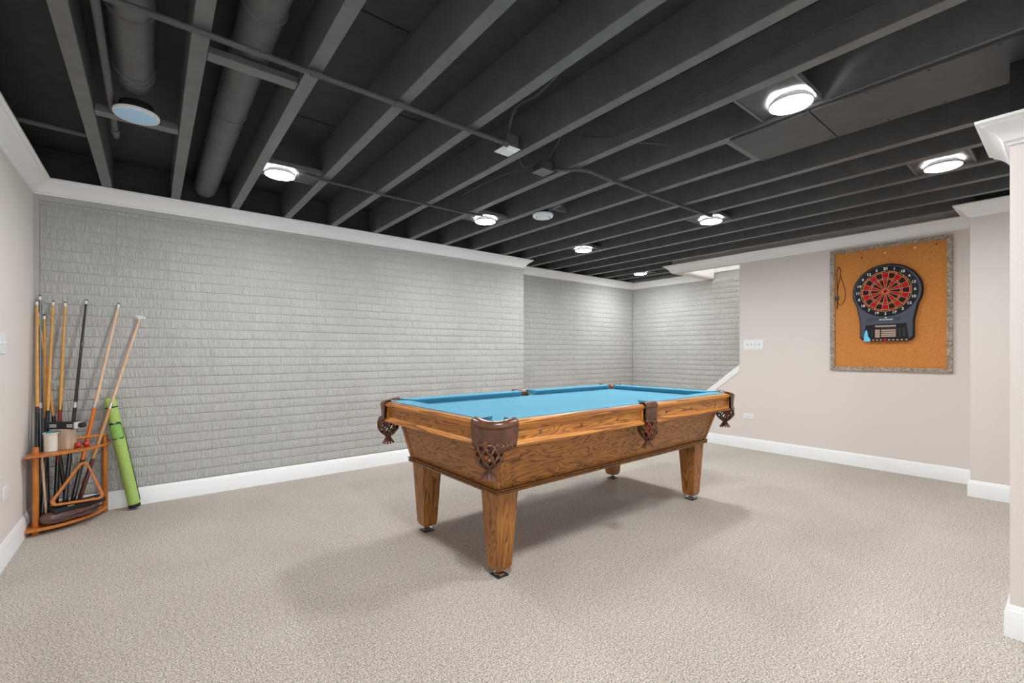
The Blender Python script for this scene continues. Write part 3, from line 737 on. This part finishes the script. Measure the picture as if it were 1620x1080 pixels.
def disc(r0, r1, a0, a1, z, n=4):
    """annular sector, angles in degrees clockwise from the top"""
    v = []; 
    for i in range(n+1):
        g = radians(a0+(a1-a0)*i/n)
        v += [(r0*sin(g), r0*cos(g), z),(r1*sin(g), r1*cos(g), z)]
    return v, [(2*i, 2*i+2, 2*i+3, 2*i+1) for i in range(n)]
def ring(b, r0, r1, z0, z1, n=80):
    for i in range(n):
        g0, g1 = 2*pi*i/n, 2*pi*(i+1)/n
        P = lambda r, g, z: (r*sin(g), r*cos(g), z)
        b.hexa([P(r0,g0,z0),P(r1,g0,z0),P(r1,g1,z0),P(r0,g1,z0)], [P(r0,g0,z1),P(r1,g0,z1),P(r1,g1,z1),P(r0,g1,z1)])
    return b
MB().lathe([(.2535,.046),(.2535,.0485),(.250,.0495),(0,.0495)], (0,0,0), 80).build('number_ring', mk, db)
red = MB(); blk = MB(); rings = [(.022,.117),(.117,.132),(.132,.186),(.186,.201)]
for k in range(20):
    a = -9+18*k
    for q_, (r0, r1) in enumerate(rings):
        single = q_ in (0,2); isred = (k % 2 == 0) == single
        v, f = disc(r0, r1, a, a+18, .0500)
        (red if isred else blk).add(v, f)
v, f = disc(.008, .022, 0, 360, .0500, 32); red.add(v, f)
v, f = disc(0, .008, 0, 360, .0500, 24); blk.add(v, f)
red.build('red_segments', mred, db, recalc=False); blk.build('black_segments', mblk, db, recalc=False)
for nm in ('red_segments','black_segments'):
    pass
w = MB()
for r in (.022,.117,.132,.186,.201): ring(w, r-.0014, r+.0014, .0498, .0520, 64)
for k in range(20):
    g = radians(-9+18*k); d = Vector((sin(g), cos(g), 0)); p = Vector((cos(g), -sin(g), 0))*.0012
    q0, q1 = d*.022, d*.201
    w.hexa([q0-p+Vector((0,0,.0498)), q0+p+Vector((0,0,.0498)), q1+p+Vector((0,0,.0498)), q1-p+Vector((0,0,.0498))], [q0-p+Vector((0,0,.0518)), q0+p+Vector((0,0,.0518)), q1+p+Vector((0,0,.0518)), q1-p+Vector((0,0,.0518))])
w.build('wire_grid', mwire, db)
def text_mb(b, s, size, cx, cy, z, shear=0, wx=1.0):
    cu = bpy.data.curves.new('lettering', 'FONT'); cu.body = s; cu.size = size; cu.align_x = 'CENTER'; cu.align_y = 'CENTER'; cu.extrude = .0004; cu.shear = shear; cu.offset = size*.018
    ob = bpy.data.objects.new('lettering', cu); C.objects.link(ob); bpy.context.view_layer.update()
    me = ob.evaluated_get(bpy.context.evaluated_depsgraph_get()).to_mesh()
    b.add([(cx+v.co.x*wx, cy+v.co.y, z+v.co.z) for v in me.vertices], [tuple(p.vertices) for p in me.polygons])
    bpy.data.objects.remove(ob); bpy.data.curves.remove(cu)
tb = MB()
for k, n_ in enumerate((20,1,18,4,13,6,10,15,2,17,3,19,7,16,8,11,14,9,12,5)):
    g = radians(18*k); text_mb(tb, str(n_), .036, .2265*sin(g), .2265*cos(g), .0502)
tb.build('numbers', mwhite, db)
tb = MB(); text_mb(tb, 'Arachnid', .022, 0, -.283, .0478, .25, 1.35)
tb.prism([(-.016,-.268),(-.002,-.262),(.004,-.257),(.014,-.266),(.004,-.268)], .0472, .0480)
tb.build('maker_mark', mwhite, db)
X = lambda px: ((px/16.2+1355)-1400.9)*.00505
Y = lambda py: -((py/16.2+505)-460.6)*.00640
MB().prism([(-.150,-.292),(.118,-.290),(.118,-.262+.0),(-.150,-.262)], .0465, .0474).build('recess_strip', simple('dark_blue_plastic', srgb(52,58,74), .5), db)
MB().prism([(X(225),Y(128)),(X(1265),Y(102)),(X(1325),Y(545)),(X(180),Y(545))], .0465, .0484).build('display_panel', mk, db)
b = MB()
for k in range(12): b.box(X(482+44*k), X(518+44*k), Y(186), Y(142), .0484, .0492)
b.box(X(478), X(602), Y(452), Y(250), .0484, .0490)
for y in (272,325,375,423): b.box(X(635), X(1005), Y(y+16), Y(y-18), .0484, .0492)
b.build('score_window', mbei, db)
b = MB()
for k in range(1,4): b.box(X(478+31*k), X(481+31*k), Y(452), Y(250), .0490, .0493)
for k in range(1,4): b.box(X(478), X(602), Y(250+50*k+2), Y(250+50*k-2), .0490, .0493)
for k in range(7): b.box(X(650+55*k), X(675+55*k), Y(222), Y(208), .0484, .0488)
for k in range(8):
    b.box(X(1080), X(1130-8*(k%3)), Y(232+29*k), Y(222+29*k), .0484, .0488); b.box(X(1170), X(1240-10*(k%2)), Y(232+29*k), Y(222+29*k), .0484, .0488)
    if k < 7: b.box(X(388), X(410+20*(k == 0)), Y(255+28*k), Y(243+28*k), .0484, .0488)
b.build('fine_print', mgrey, db)
for x in (430,530,630,840,940,1045,1150,1262):
    MB().prism([(X(x)+.0098*cos(2*pi*k/12), Y(515)+.0062*sin(2*pi*k/12)) for k in range(12)], .048, .0515).build('button', mbei, db, bevel=.0008)
MB().prism([(X(735)+.0125*cos(2*pi*k/14), Y(512)+.0125*sin(2*pi*k/14)) for k in range(14)], .048, .053).build('red_button', mred, db, bevel=.001)
MB().prism([(X(235),Y(258)),(X(262),Y(258)),(X(280),Y(330)),(X(292),Y(420)),(X(345),Y(480)),(X(352),Y(548)),(X(178),Y(548)),(X(185),Y(420)),(X(205),Y(320))], .0484, .0492).build('sticker', mcy, db)
# hanging cord with plug on the cork board
cd = wall_root('power_cord', 'thin black cord with plug hanging from a nail on the cork board', 'cord', XR-.0105, 1.1995, 1.657)
mcord = simple('black_cord', (.02,.012,.010,1), .5)
def Q(px, py): return (((px/4.5+1300)-1411.5)*.00498, -((py/4.5+360)-478)*.00628)
pts = [Q(118,225),Q(118,330),Q(124,430)]
c1 = MB().tube(arc([(*Q(125,430),.010),(*Q(122,330),.006),(*Q(119,235),.006),(*Q(132,198),.008),(*Q(147,215),.006),(*Q(148,265),.006),(*Q(132,330),.006),(*Q(124,380),.007),(*Q(124,430),.010)], 6), .0030, 6)
c1.tube(arc([(*Q(150,270),.005),(*Q(172,335),.005),(*Q(190,405),.005),(*Q(178,460),.005),(*Q(150,495),.005),(*Q(126,470),.008)], 6), .0022, 6)
c1.tube([(*Q(124,445),.010),(*Q(124,480),.008),(*Q(120,520),.006)], .0040, 6); c1.build('cable', mcord, cd)
x_, y_ = Q(122,438); MB().box(x_-.014, x_+.014, y_-.020, y_+.020, .004, .026).build('plug_adapter', simple('dark_adapter', (.03,.032,.045,1), .4), cd, bevel=.004)
MB().lathe([(.0025,0),(.0025,.010),(.005,.011),(.005,.013)], (*Q(132,198),0), 10).build('nail', M['rubber'], cd)

def switch(label, x, y, z, n, side):
    o = wall_root('light_switch', label, 'light switch', x, y, z, side); hw = .035+.0232*(n-1)+.0115*(n > 1)
    MB().box(-hw, hw, -.0625, .0625, 0, .006).build('plate', M['plastic'], o, bevel=.003)
    for k in range(n):
        cx_ = (k-(n-1)/2)*.046
        MB().hexa([(cx_-.005,-.011,.006),(cx_+.005,-.011,.006),(cx_+.005,.011,.006),(cx_-.005,.011,.006)], [(cx_-.004,.002,.018),(cx_+.004,.002,.018),(cx_+.004,.011,.018),(cx_-.004,.011,.018)]).build('toggle', M['plastic'], o)
        MB().box(cx_-.0065, cx_+.0065, -.014, .014, .0055, .0066).build('toggle_slot', simple('slot_shade', (.45,.45,.46,1), .5) if k == 0 and 'slot_shade' not in bpy.data.materials else bpy.data.materials['slot_shade'], o)
def outlet(label, x, y, z, side):
    o = wall_root('wall_outlet', label, 'outlet', x, y, z, side)
    MB().box(-.066, .066, -.036, .036, 0, .006).build('plate', M['plastic'], o, bevel=.003)
    for sx in (-1,1):
        s_ = MB().lathe([(.0165,.005),(.0165,.0075),(.015,.008),(0,.008)], (sx*.0215,0,0), 20).build('socket', M['plastic'], o)
        for dy in (-.006,.006): MB().box(sx*.0215-.005, sx*.0215+.004, dy-.0011, dy+.0011, .0079, .0083).build('slot', M['rubber'], s_)
switch('white four-gang light switch on the beige wall left of the cork board', XR, 2.4985, 1.299, 4, 'right')
outlet('white wall outlet low on the beige wall right of the pool table', XR, 2.5545, .407, 'right')
switch('white light switch on the left wall at the photo edge', XL, 3.745, 1.255, 2, 'left')
outlet('white wall outlet low on the left wall near the cue rack', XL, 3.83, .400, 'left')

# ------------------------------------------------------------------ cue rack corner
mrack = Mat('orange_stained_wood', rough=.36, spec=.5, coat=.2)
_mp = mrack.coords((60,60,6)); _n = mrack.noise(_mp, 1, 3); _r = mrack.ramp(_n, 'Fac', [(.3, (.44,.125,.014,1)), (.7, (.60,.20,.030,1))]); mrack.l(_r, 'Color', mrack.b, 'Base Color'); mrack = mrack.m
KX, KY = -.640, 4.600
rk = thing('cue_rack', 'orange wooden corner cue rack with quarter-round shelves and round posts', 'cue rack', (KX, KY, 0))
def qshelf(name, z0, z1, ro, rin):
    outer = [(ro*cos(-radians(g)), ro*sin(-radians(g))) for g in [90*k/30 for k in range(31)]]
    inner = [(rin(g)*cos(-radians(g)), rin(g)*sin(-radians(g))) for g in [90*k/30 for k in range(31)]][::-1]
    b = MB()
    n = len(outer); inn = inner[::-1]
    for i in range(n-1):
        if rin(0) < .001:
            b.prism([(0,0), outer[i+1], outer[i]], z0, z1)
        else:
            b.prism([inn[i], inn[i+1], outer[i+1], outer[i]], z0, z1)
    import bmesh
    me_o = b.build(name, mrack, rk)
    bm = bmesh.new(); bm.from_mesh(me_o.data); bmesh.ops.remove_doubles(bm, verts=bm.verts, dist=1e-5)
    seen = {}
    for f_ in bm.faces: seen.setdefault(frozenset(v.index for v in f_.verts), []).append(f_)
    bmesh.ops.delete(bm, geom=[f_ for fs in seen.values() if len(fs) > 1 for f_ in fs], context='FACES')
    bmesh.ops.recalc_face_normals(bm, faces=bm.faces)
    bm.to_mesh(me_o.data); bm.free()
    m_ = me_o.modifiers.new('edge','BEVEL'); m_.width = .005; m_.segments = 2; m_.limit_method = 'ANGLE'; m_.angle_limit = radians(50)
    return me_o
qshelf('bottom_shelf', .030, .050, .380, lambda g: 0)
qshelf('top_shelf', .515, .532, .398, lambda g: .385 - .120*max(0, min(1, (g-30)/9)))
for px_, py_, h in ((.042,-.322,.578),(.364,-.026,.580),(.022,-.022,.590)):
    MB().lathe([(.015,0),(.0165,.004),(.0165,h-.012),(.014,h-.003),(.008,h),(0,h)], (px_,py_,0), 20).build('post', mrack, rk)
MB().tube(arc([(.368,-.062,.588),(.30,-.125,.590),(.20,-.190,.590),(.10,-.235,.590)], 4), .010, 8).build('cue_rail', mrack, rk)
MB().tube([(.042,-.32,.12),(.022,-.022,.12)], .009, 8).build('stretcher', mrack, rk); MB().tube([(.364,-.03,.12),(.022,-.022,.12)], .009, 8).build('stretcher', mrack, rk)
mats = dict(honey=simple('cue_honey_wood', (.66,.33,.075,1), .3, coat=.4, var=.1), pale=simple('cue_pale_maple', (.74,.50,.33,1), .3, coat=.4, var=.06), grey=simple('cue_grey_metal', (.20,.21,.23,1), .3, .5), black=simple('cue_black_lacquer', (.010,.010,.014,1), .2, coat=.5),
    brown=simple('cue_dark_brown', (.045,.016,.010,1), .3, coat=.4, var=.2), red=simple('cue_red_wrap', (.22,.030,.015,1), .4), orange=simple('cue_orange_butt', (.70,.16,.008,1), .25, coat=.5), maroon=simple('cue_maroon_butt', (.10,.022,.014,1), .3, coat=.5),
    white=simple('cue_ferrule', (.82,.80,.76,1), .35), brass=simple('cue_brass', (.60,.36,.10,1), .3, 1), tan=simple('cue_tan_wood', (.55,.30,.12,1), .3, coat=.4), silver=M['chrome'], rub=M['rubber'], tip=simple('cue_tip_leather', (.02,.025,.04,1), .8))
def cue(label, top, bot, shaft, ring_, fore, butt, jt=.50, bridge=False, wood='cue_stick'):
    top, bot = Vector(top), Vector(bot); D = top-bot; Lc = D.length; D.normalize()
    o = thing(wood, label, 'cue', bot, 0, 'cues in the corner rack'); o.rotation_mode = 'QUATERNION'; o.rotation_quaternion = Vector((0,0,1)).rotation_difference(D)
    def seg(n_, r0, r1, h0, h1, m): MB().lathe([(r0,h0),(r1,h1)], (0,0,0), 16).build(n_, m, o)
    j = Lc*jt
    seg('bumper', .0125, .0138, 0, .022, mats['rub'])
    seg('butt', .0145, .0128, .022, j*.50, mats[butt])
    seg('forearm', .0128, .0108, j*.50, j-.018, mats[fore])
    seg('joint_ring', .0110, .0108, j-.018, j+.020, mats[ring_])
    seg('shaft', .0106, .0068, j+.020, Lc-.034, mats[shaft])
    if not bridge:
        seg('ferrule', .0070, .0067, Lc-.034, Lc-.008, mats['white']); seg('tip', .0066, .0058, Lc-.008, Lc, mats['tip'])
    else:      # bridge head: a white arched plate with notches
        rt = Vector((0,0,1)).rotation_difference(D); inv = rt.inverted()
        ax = inv @ Vector((.82,-.45,-.35)); ax.z = 0; ax.normalize(); up = Vector((0,0,1))
        b = MB(); P = lambda a, c: ax*a + up*c
        poly = [(a*.72, c*.72) for a, c in [(-.050,-.004),(-.052,.012),(-.040,.010),(-.030,.022),(-.020,.012),(-.008,.024),(.004,.013),(.016,.024),(.026,.012),(.038,.016),(.052,.006),(.050,-.010),(.030,-.002),(.010,-.022),(-.010,-.022),(-.030,0)]]
        nn = ax.cross(up)*.003
        b.prism(poly, -1, 1, lambda a, c, s: tuple(P(a, c) + Vector((0,0,Lc-.012)) + nn*s)); b.build('bridge_head', mats['white'], o)
    return o
cue('honey wood cue leaning in the very corner against the left wall', (-.628,4.540,1.565), (-.600,4.355,.052), 'honey','brown','black','black')
cue('grey metal cue with white tip, tallest and second from the left', (-.622,4.606,1.608), (-.597,4.450,.052), 'grey','white','grey','grey')
cue('honey wood cue half hidden just behind the grey metal cue', (-.600,4.600,1.470), (-.562,4.420,.052), 'honey','brass','black','brown')
cue('honey wood cue with brass ring and black butt', (-.555,4.606,1.573), (-.580,4.365,.052), 'honey','brass','black','black')
cue('honey wood cue with dark brown butt crossing behind the others', (-.632,4.590,1.492), (-.467,4.500,.052), 'honey','brown','brown','brown', .47)
cue('honey wood cue with brass ring and red wrapped butt', (-.493,4.606,1.570), (-.525,4.430,.052), 'honey','brass','red','black')
cue('all black cue with a white ring and white tip', (-.381,4.606,1.594), (-.480,4.380,.052), 'black','silver','black','black')
cue('pale maple cue with bright orange forearm', (-.198,4.606,1.579), (-.452,4.402,.052), 'pale','silver','orange','black')
cue('pale bridge stick with a white notched head, rightmost in the rack', (-.069,4.592,1.487), (-.430,4.468,.052), 'pale','silver','tan','maroon', .52, True, 'bridge_stick')
def shaft_piece():
    o = thing('cue_shaft', 'thin loose pale cue shaft standing under the rack shelf', 'cue', (-.555,4.345,.052), 0, None); o.rotation_euler = (0,radians(-3),0)
    MB().lathe([(.011,0),(.011,.06)], (0,0,0), 14).build('bumper', M['rubber'], o); MB().lathe([(.006,.06),(.008,.43)], (0,0,0), 14).build('stick', mats['pale'], o)
    MB().lathe([(.007,.43),(.007,.45)], (0,0,0), 14).build('collar', mats['silver'], o)
shaft_piece()
# triangle
def ngon_round(P, r, k=6):
    out = []
    n = len(P)
    for i in range(n):
        p, a, b = Vector(P[i]), Vector(P[i-1]), Vector(P[(i+1) % n])
        u, v = (a-p).normalized(), (b-p).normalized(); ang = u.angle(v); t = r/math.tan(ang/2)
        s, e = p+u*t, p+v*t; bis = (u+v).normalized(); c = p + bis*(r/sin(ang/2))
        a0 = math.atan2(s.y-c.y, s.x-c.x); a1 = math.atan2(e.y-c.y, e.x-c.x); d = (a1-a0+pi) % (2*pi) - pi
        for j in range(k+1): out.append((c.x+r*cos(a0+d*j/k), c.y+r*sin(a0+d*j/k)))
    return out
tri = thing('ball_triangle', 'orange wooden ball triangle standing in the cue rack', 'ball rack', (-.400,4.275,.170)); tri.rotation_euler = (radians(90-17), 0, radians(2))
A = ngon_round([(-.150,0),(.150,0),(.034,.312)], .030); B = ngon_round([(-.150+.028,.0155),(.150-.024,.0155),(.034,.312-.033)], .018)
b = MB(); n = len(A); z0, z1 = -.022, .022
v = [(x,y,z0) for x,y in A]+[(x,y,z1) for x,y in A]+[(x,y,z0) for x,y in B]+[(x,y,z1) for x,y in B]
f = []
for i in range(n):
    j = (i+1) % n; f += [(i,j,n+j,n+i),(2*n+j,2*n+i,3*n+i,3*n+j),(n+i,n+j,3*n+j,3*n+i),(j,i,2*n+i,2*n+j)]
b.add(v, f).build('frame', mrack, tri, bevel=.002)
# bags on the bottom shelf
mbag = m_leather('maroon_brown_leather', (.150,.075,.064,1))
bg = thing('leather_bag', 'brown leather bag slumped along the front of the bottom shelf', 'bag', (KX, KY, .050))
b = MB(); n = 22; m = 14; v = []
for i in range(n+1):
    t = i/n; g = -radians(80 - 62*t); e = (1-abs(2*t-1)**5)**.5 if 0 < t < 1 else 0.02
    rc = .338; cx_, cy_ = rc*cos(g), rc*sin(g)
    for k in range(m):
        a = 2*pi*k/m; wob = 1+.06*sin(5*a+9*t)+.05*sin(14*t+2*a)
        ww = .050*e*wob; hh = .040*(.3+.7*e)*wob
        u = math.copysign(abs(cos(a))**.5, cos(a))*ww; z = .046 + math.copysign(abs(sin(a))**.55, sin(a))*hh
        v.append((cx_+u*cos(g), cy_+u*sin(g), max(.001, z)))
f = [(i*m+k, (i+1)*m+k, (i+1)*m+(k+1) % m, i*m+(k+1) % m) for i in range(n) for k in range(m)] + [tuple(range(m)), tuple(range(n*m, (n+1)*m))]
b.add(v, f, True).build('bag_body', mbag, bg, sharp=70)
b = MB()
pts = [(.3875*cos(-radians(g)), .3875*sin(-radians(g)), .040+.004*sin(g)) for g in range(72,20,-4)]
b.tube(pts, .0035, 6); b.build('zipper', M['rubber'], bg)
fc = thing('flat_case', 'flat black case with a yellow and white label lying on the leather bag', 'case', (-.402,4.344,.144)); fc.rotation_euler = (radians(4), radians(-3), radians(24))
MB().box(-.140,.135,-.060,.045,-.010,.022).build('case_body', simple('black_nylon', (.016,.016,.017,1), .75), fc, bevel=.008)
MB().prism([(-.02,-.045),(.075,-.045),(.085,-.010),(.0,-.010)], .022, .0228).build('label_patch', simple('label_yellow', (.70,.52,.14,1), .6), fc)
MB().prism([(-.052+.020*cos(2*pi*k/16), -.047+.010*sin(2*pi*k/16)) for k in range(16)], .022, .0230).build('oval_badge', mwhite, fc)
# things on the top shelf
jr = thing('chalk_jar', 'white jar with a flared rim holding a teal cloth, front left on the rack shelf', 'jar', (-.534,4.332,.532))
mj = Mat('jar_glaze', srgb(222,216,206), .25, spec=.5).m
MB().lathe([(.030,0),(.034,.003),(.034,.108),(.036,.116),(.041,.124),(.041,.128),(.036,.128),(.031,.112),(.031,.01),(0,.01)], (0,0,0), 32).build('jar_body', mj, jr)
b = MB(); b.sphere((.006,0,.128), .024, 14, 8); b.v = [(x+.010*sin(30*z+9*y), y+.008*sin(60*x), .118+(z-.118)*.62+.003*sin(200*x)) for x, y, z in b.v]; b.tube([(.02,-.006,.130),(.045,-.012,.134),(.054,-.014,.126)], .004, 6)
b.build('teal_cloth', simple('teal_cloth', (.02,.22,.26,1), .7), jr)
wbk = thing('wooden_box', 'pale tan rounded wooden box behind the white jar', 'box', (-.481,4.392,.532))
mpal = Mat('pale_ash_wood', rough=.5); _mp = mpal.coords((50,50,5)); _n = mpal.noise(_mp, 1, 4, .6); _r = mpal.ramp(_n, 'Fac', [(.3, (.38,.26,.17,1)), (.7, (.62,.48,.35,1))]); mpal.l(_r, 'Color', mpal.b, 'Base Color')
P = ngon_round([(-.068,-.040),(.068,-.040),(.068,.035),(-.068,.035)], .030); wbk.rotation_euler = (0,0,radians(-30))
MB().prism(P, 0, .140, smooth=True).build('box_body', mpal.m, wbk, bevel=.004)
MB().prism(inset(P,(0,0),.9), .1395, .1425).build('lid', mpal.m, wbk)
bx = thing('long_box', 'long black carton with pale print lying on top of the tan box', 'box', (-.474,4.378,.6755)); bx.rotation_euler = (0,0,radians(-36))
mbx = simple('black_card', (.012,.012,.013,1), .45)
MB().box(-.098,.080,-.022,.026,0,.045).build('carton', mbx, bx, bevel=.002)
b = MB()
for x0, x1 in ((-.078,-.030),(.036,.076)):
    for k in range(5):
        for q_ in range(2): b.box(x0+(x1-x0)*k/5+.001, x0+(x1-x0)*(k+.75)/5, -.0226, -.0218, .010+.012*q_, .018+.012*q_)
b.build('print', mwhite, bx)
MB().box(.080,.102,-.021,.025,.002,.043).build('end_flap', mwhite, bx, bevel=.002)
MB().box(.102,.135,-.018,.022,.006,.042).build('end_roll', mbx, bx, bevel=.010)
for dx, dy, lab in ((-.404,4.362,'small red ball on the rack shelf, left of the pair'),(-.362,4.386,'small red ball on the rack shelf, right of the pair')):
    o = thing('red_ball', lab, 'ball', (dx,dy,.5545), 0, 'red balls on the rack shelf')
    MB().sphere((0,0,0), .022, 24, 14).build('ball_body', BM['red'], o)
# lime cue case
t0, t1 = Vector((-.100,4.515,.004)), Vector((-.252,4.572,.862)); D = t1-t0; Lc = D.length
cs = thing('cue_case', 'lime green tube cue case leaning on the brick wall beside the rack', 'cue case', t0); cs.rotation_mode = 'QUATERNION'; cs.rotation_quaternion = Vector((0,0,1)).rotation_difference(D.normalized())
ml = simple('lime_fabric', (.37,.53,.13,1), .6, var=.08, scale=60, bump=.15); mtr = simple('black_piping', (.010,.010,.011,1), .5)
b = MB().lathe([(.036,.034),(.0375,.05),(.0375,Lc-.05),(.036,Lc-.02),(.030,Lc-.006),(.0,Lc)], (0,0,0), 32).build('tube_body', ml, cs, sharp=60)
MB().lathe([(.034,.010),(.0375,.012),(.0385,.020),(.0385,.036),(.036,.037)], (0,0,0), 32).build('end_cap', mtr, cs)
MB().lathe([(.0372,Lc-.084),(.0392,Lc-.081),(.0392,Lc-.076),(.0372,Lc-.073)], (0,0,0), 32, cap=False).build('piping', mtr, cs)
# pocket flap on the side that faces the room
inv = cs.rotation_quaternion.inverted(); fd = inv @ Vector((.25,-.95,0)); g0 = math.atan2(fd.y, fd.x) - .30
def cyl(r, a, h): return (r*cos(g0+a), r*sin(g0+a), h)
def patch(r, a0, a1, h0, h1, rc, name, mat):
    """rounded rectangular patch wrapped on the tube"""
    wd = .0375; P = ngon_round([(a0*wd,h0),(a1*wd,h0),(a1*wd,h1),(a0*wd,h1)], rc, 5)
    b = MB(); n = len(P); cx_ = (a0+a1)/2*wd; cy_ = (h0+h1)/2
    rows = 6; v = []
    for q_ in range(rows+1):
        k_ = q_/rows
        for x, y in P: v.append(cyl(r, (cx_+(x-cx_)*k_)/wd, cy_+(y-cy_)*k_))
    f = [(q_*n+i, q_*n+(i+1) % n, (q_+1)*n+(i+1) % n, (q_+1)*n+i) for q_ in range(rows) for i in range(n)]
    o = b.add(v, f, True).build(name, mat, cs, sharp=80); solid(o, .005, 0); return o
hp = Lc-.262
patch(.0395, -1.0, 1.0, hp-.062, hp+.068, .016, 'pocket_trim', mtr)
patch(.0425, -.90, .84, hp-.056, hp+.052, .014, 'pocket_flap', simple('green_fabric', (.24,.50,.10,1), .6, var=.08, scale=60, bump=.15))
b = MB(); b.tube([cyl(.040, 1.9, h) for h in (.05,.2,.4,hp+.02)], .0035, 6); b.build('side_seam', mtr, cs)

# ------------------------------------------------------------------ camera, world, view
cam = bpy.data.cameras.new('camera'); co = bpy.data.objects.new('camera', cam); C.objects.link(co)
cam.sensor_fit = 'HORIZONTAL'; cam.sensor_width = 36; cam.lens = 713.5*36/1620
cam.shift_y = (557.6-540)/1620
co.location = (0,0,1.2); co.rotation_euler = (radians(90), 0, -radians(38.61))
cam.clip_start = .02
sc = bpy.context.scene; sc.camera = co
w = bpy.data.worlds.new('world'); sc.world = w; w.use_nodes = True; w.node_tree.nodes['Background'].inputs[0].default_value = (.74,.87,1,1); w.node_tree.nodes['Background'].inputs[1].default_value = 6.5
sc.view_settings.view_transform = 'Standard'; sc.view_settings.look = 'None'; sc.view_settings.gamma = 1; sc.view_settings.use_curve_mapping = False
sc.view_settings.exposure = .14
sc.cycles.use_denoising = True
sc.cycles.max_bounces = 10; sc.cycles.diffuse_bounces = 6; sc.cycles.sample_clamp_indirect = 10
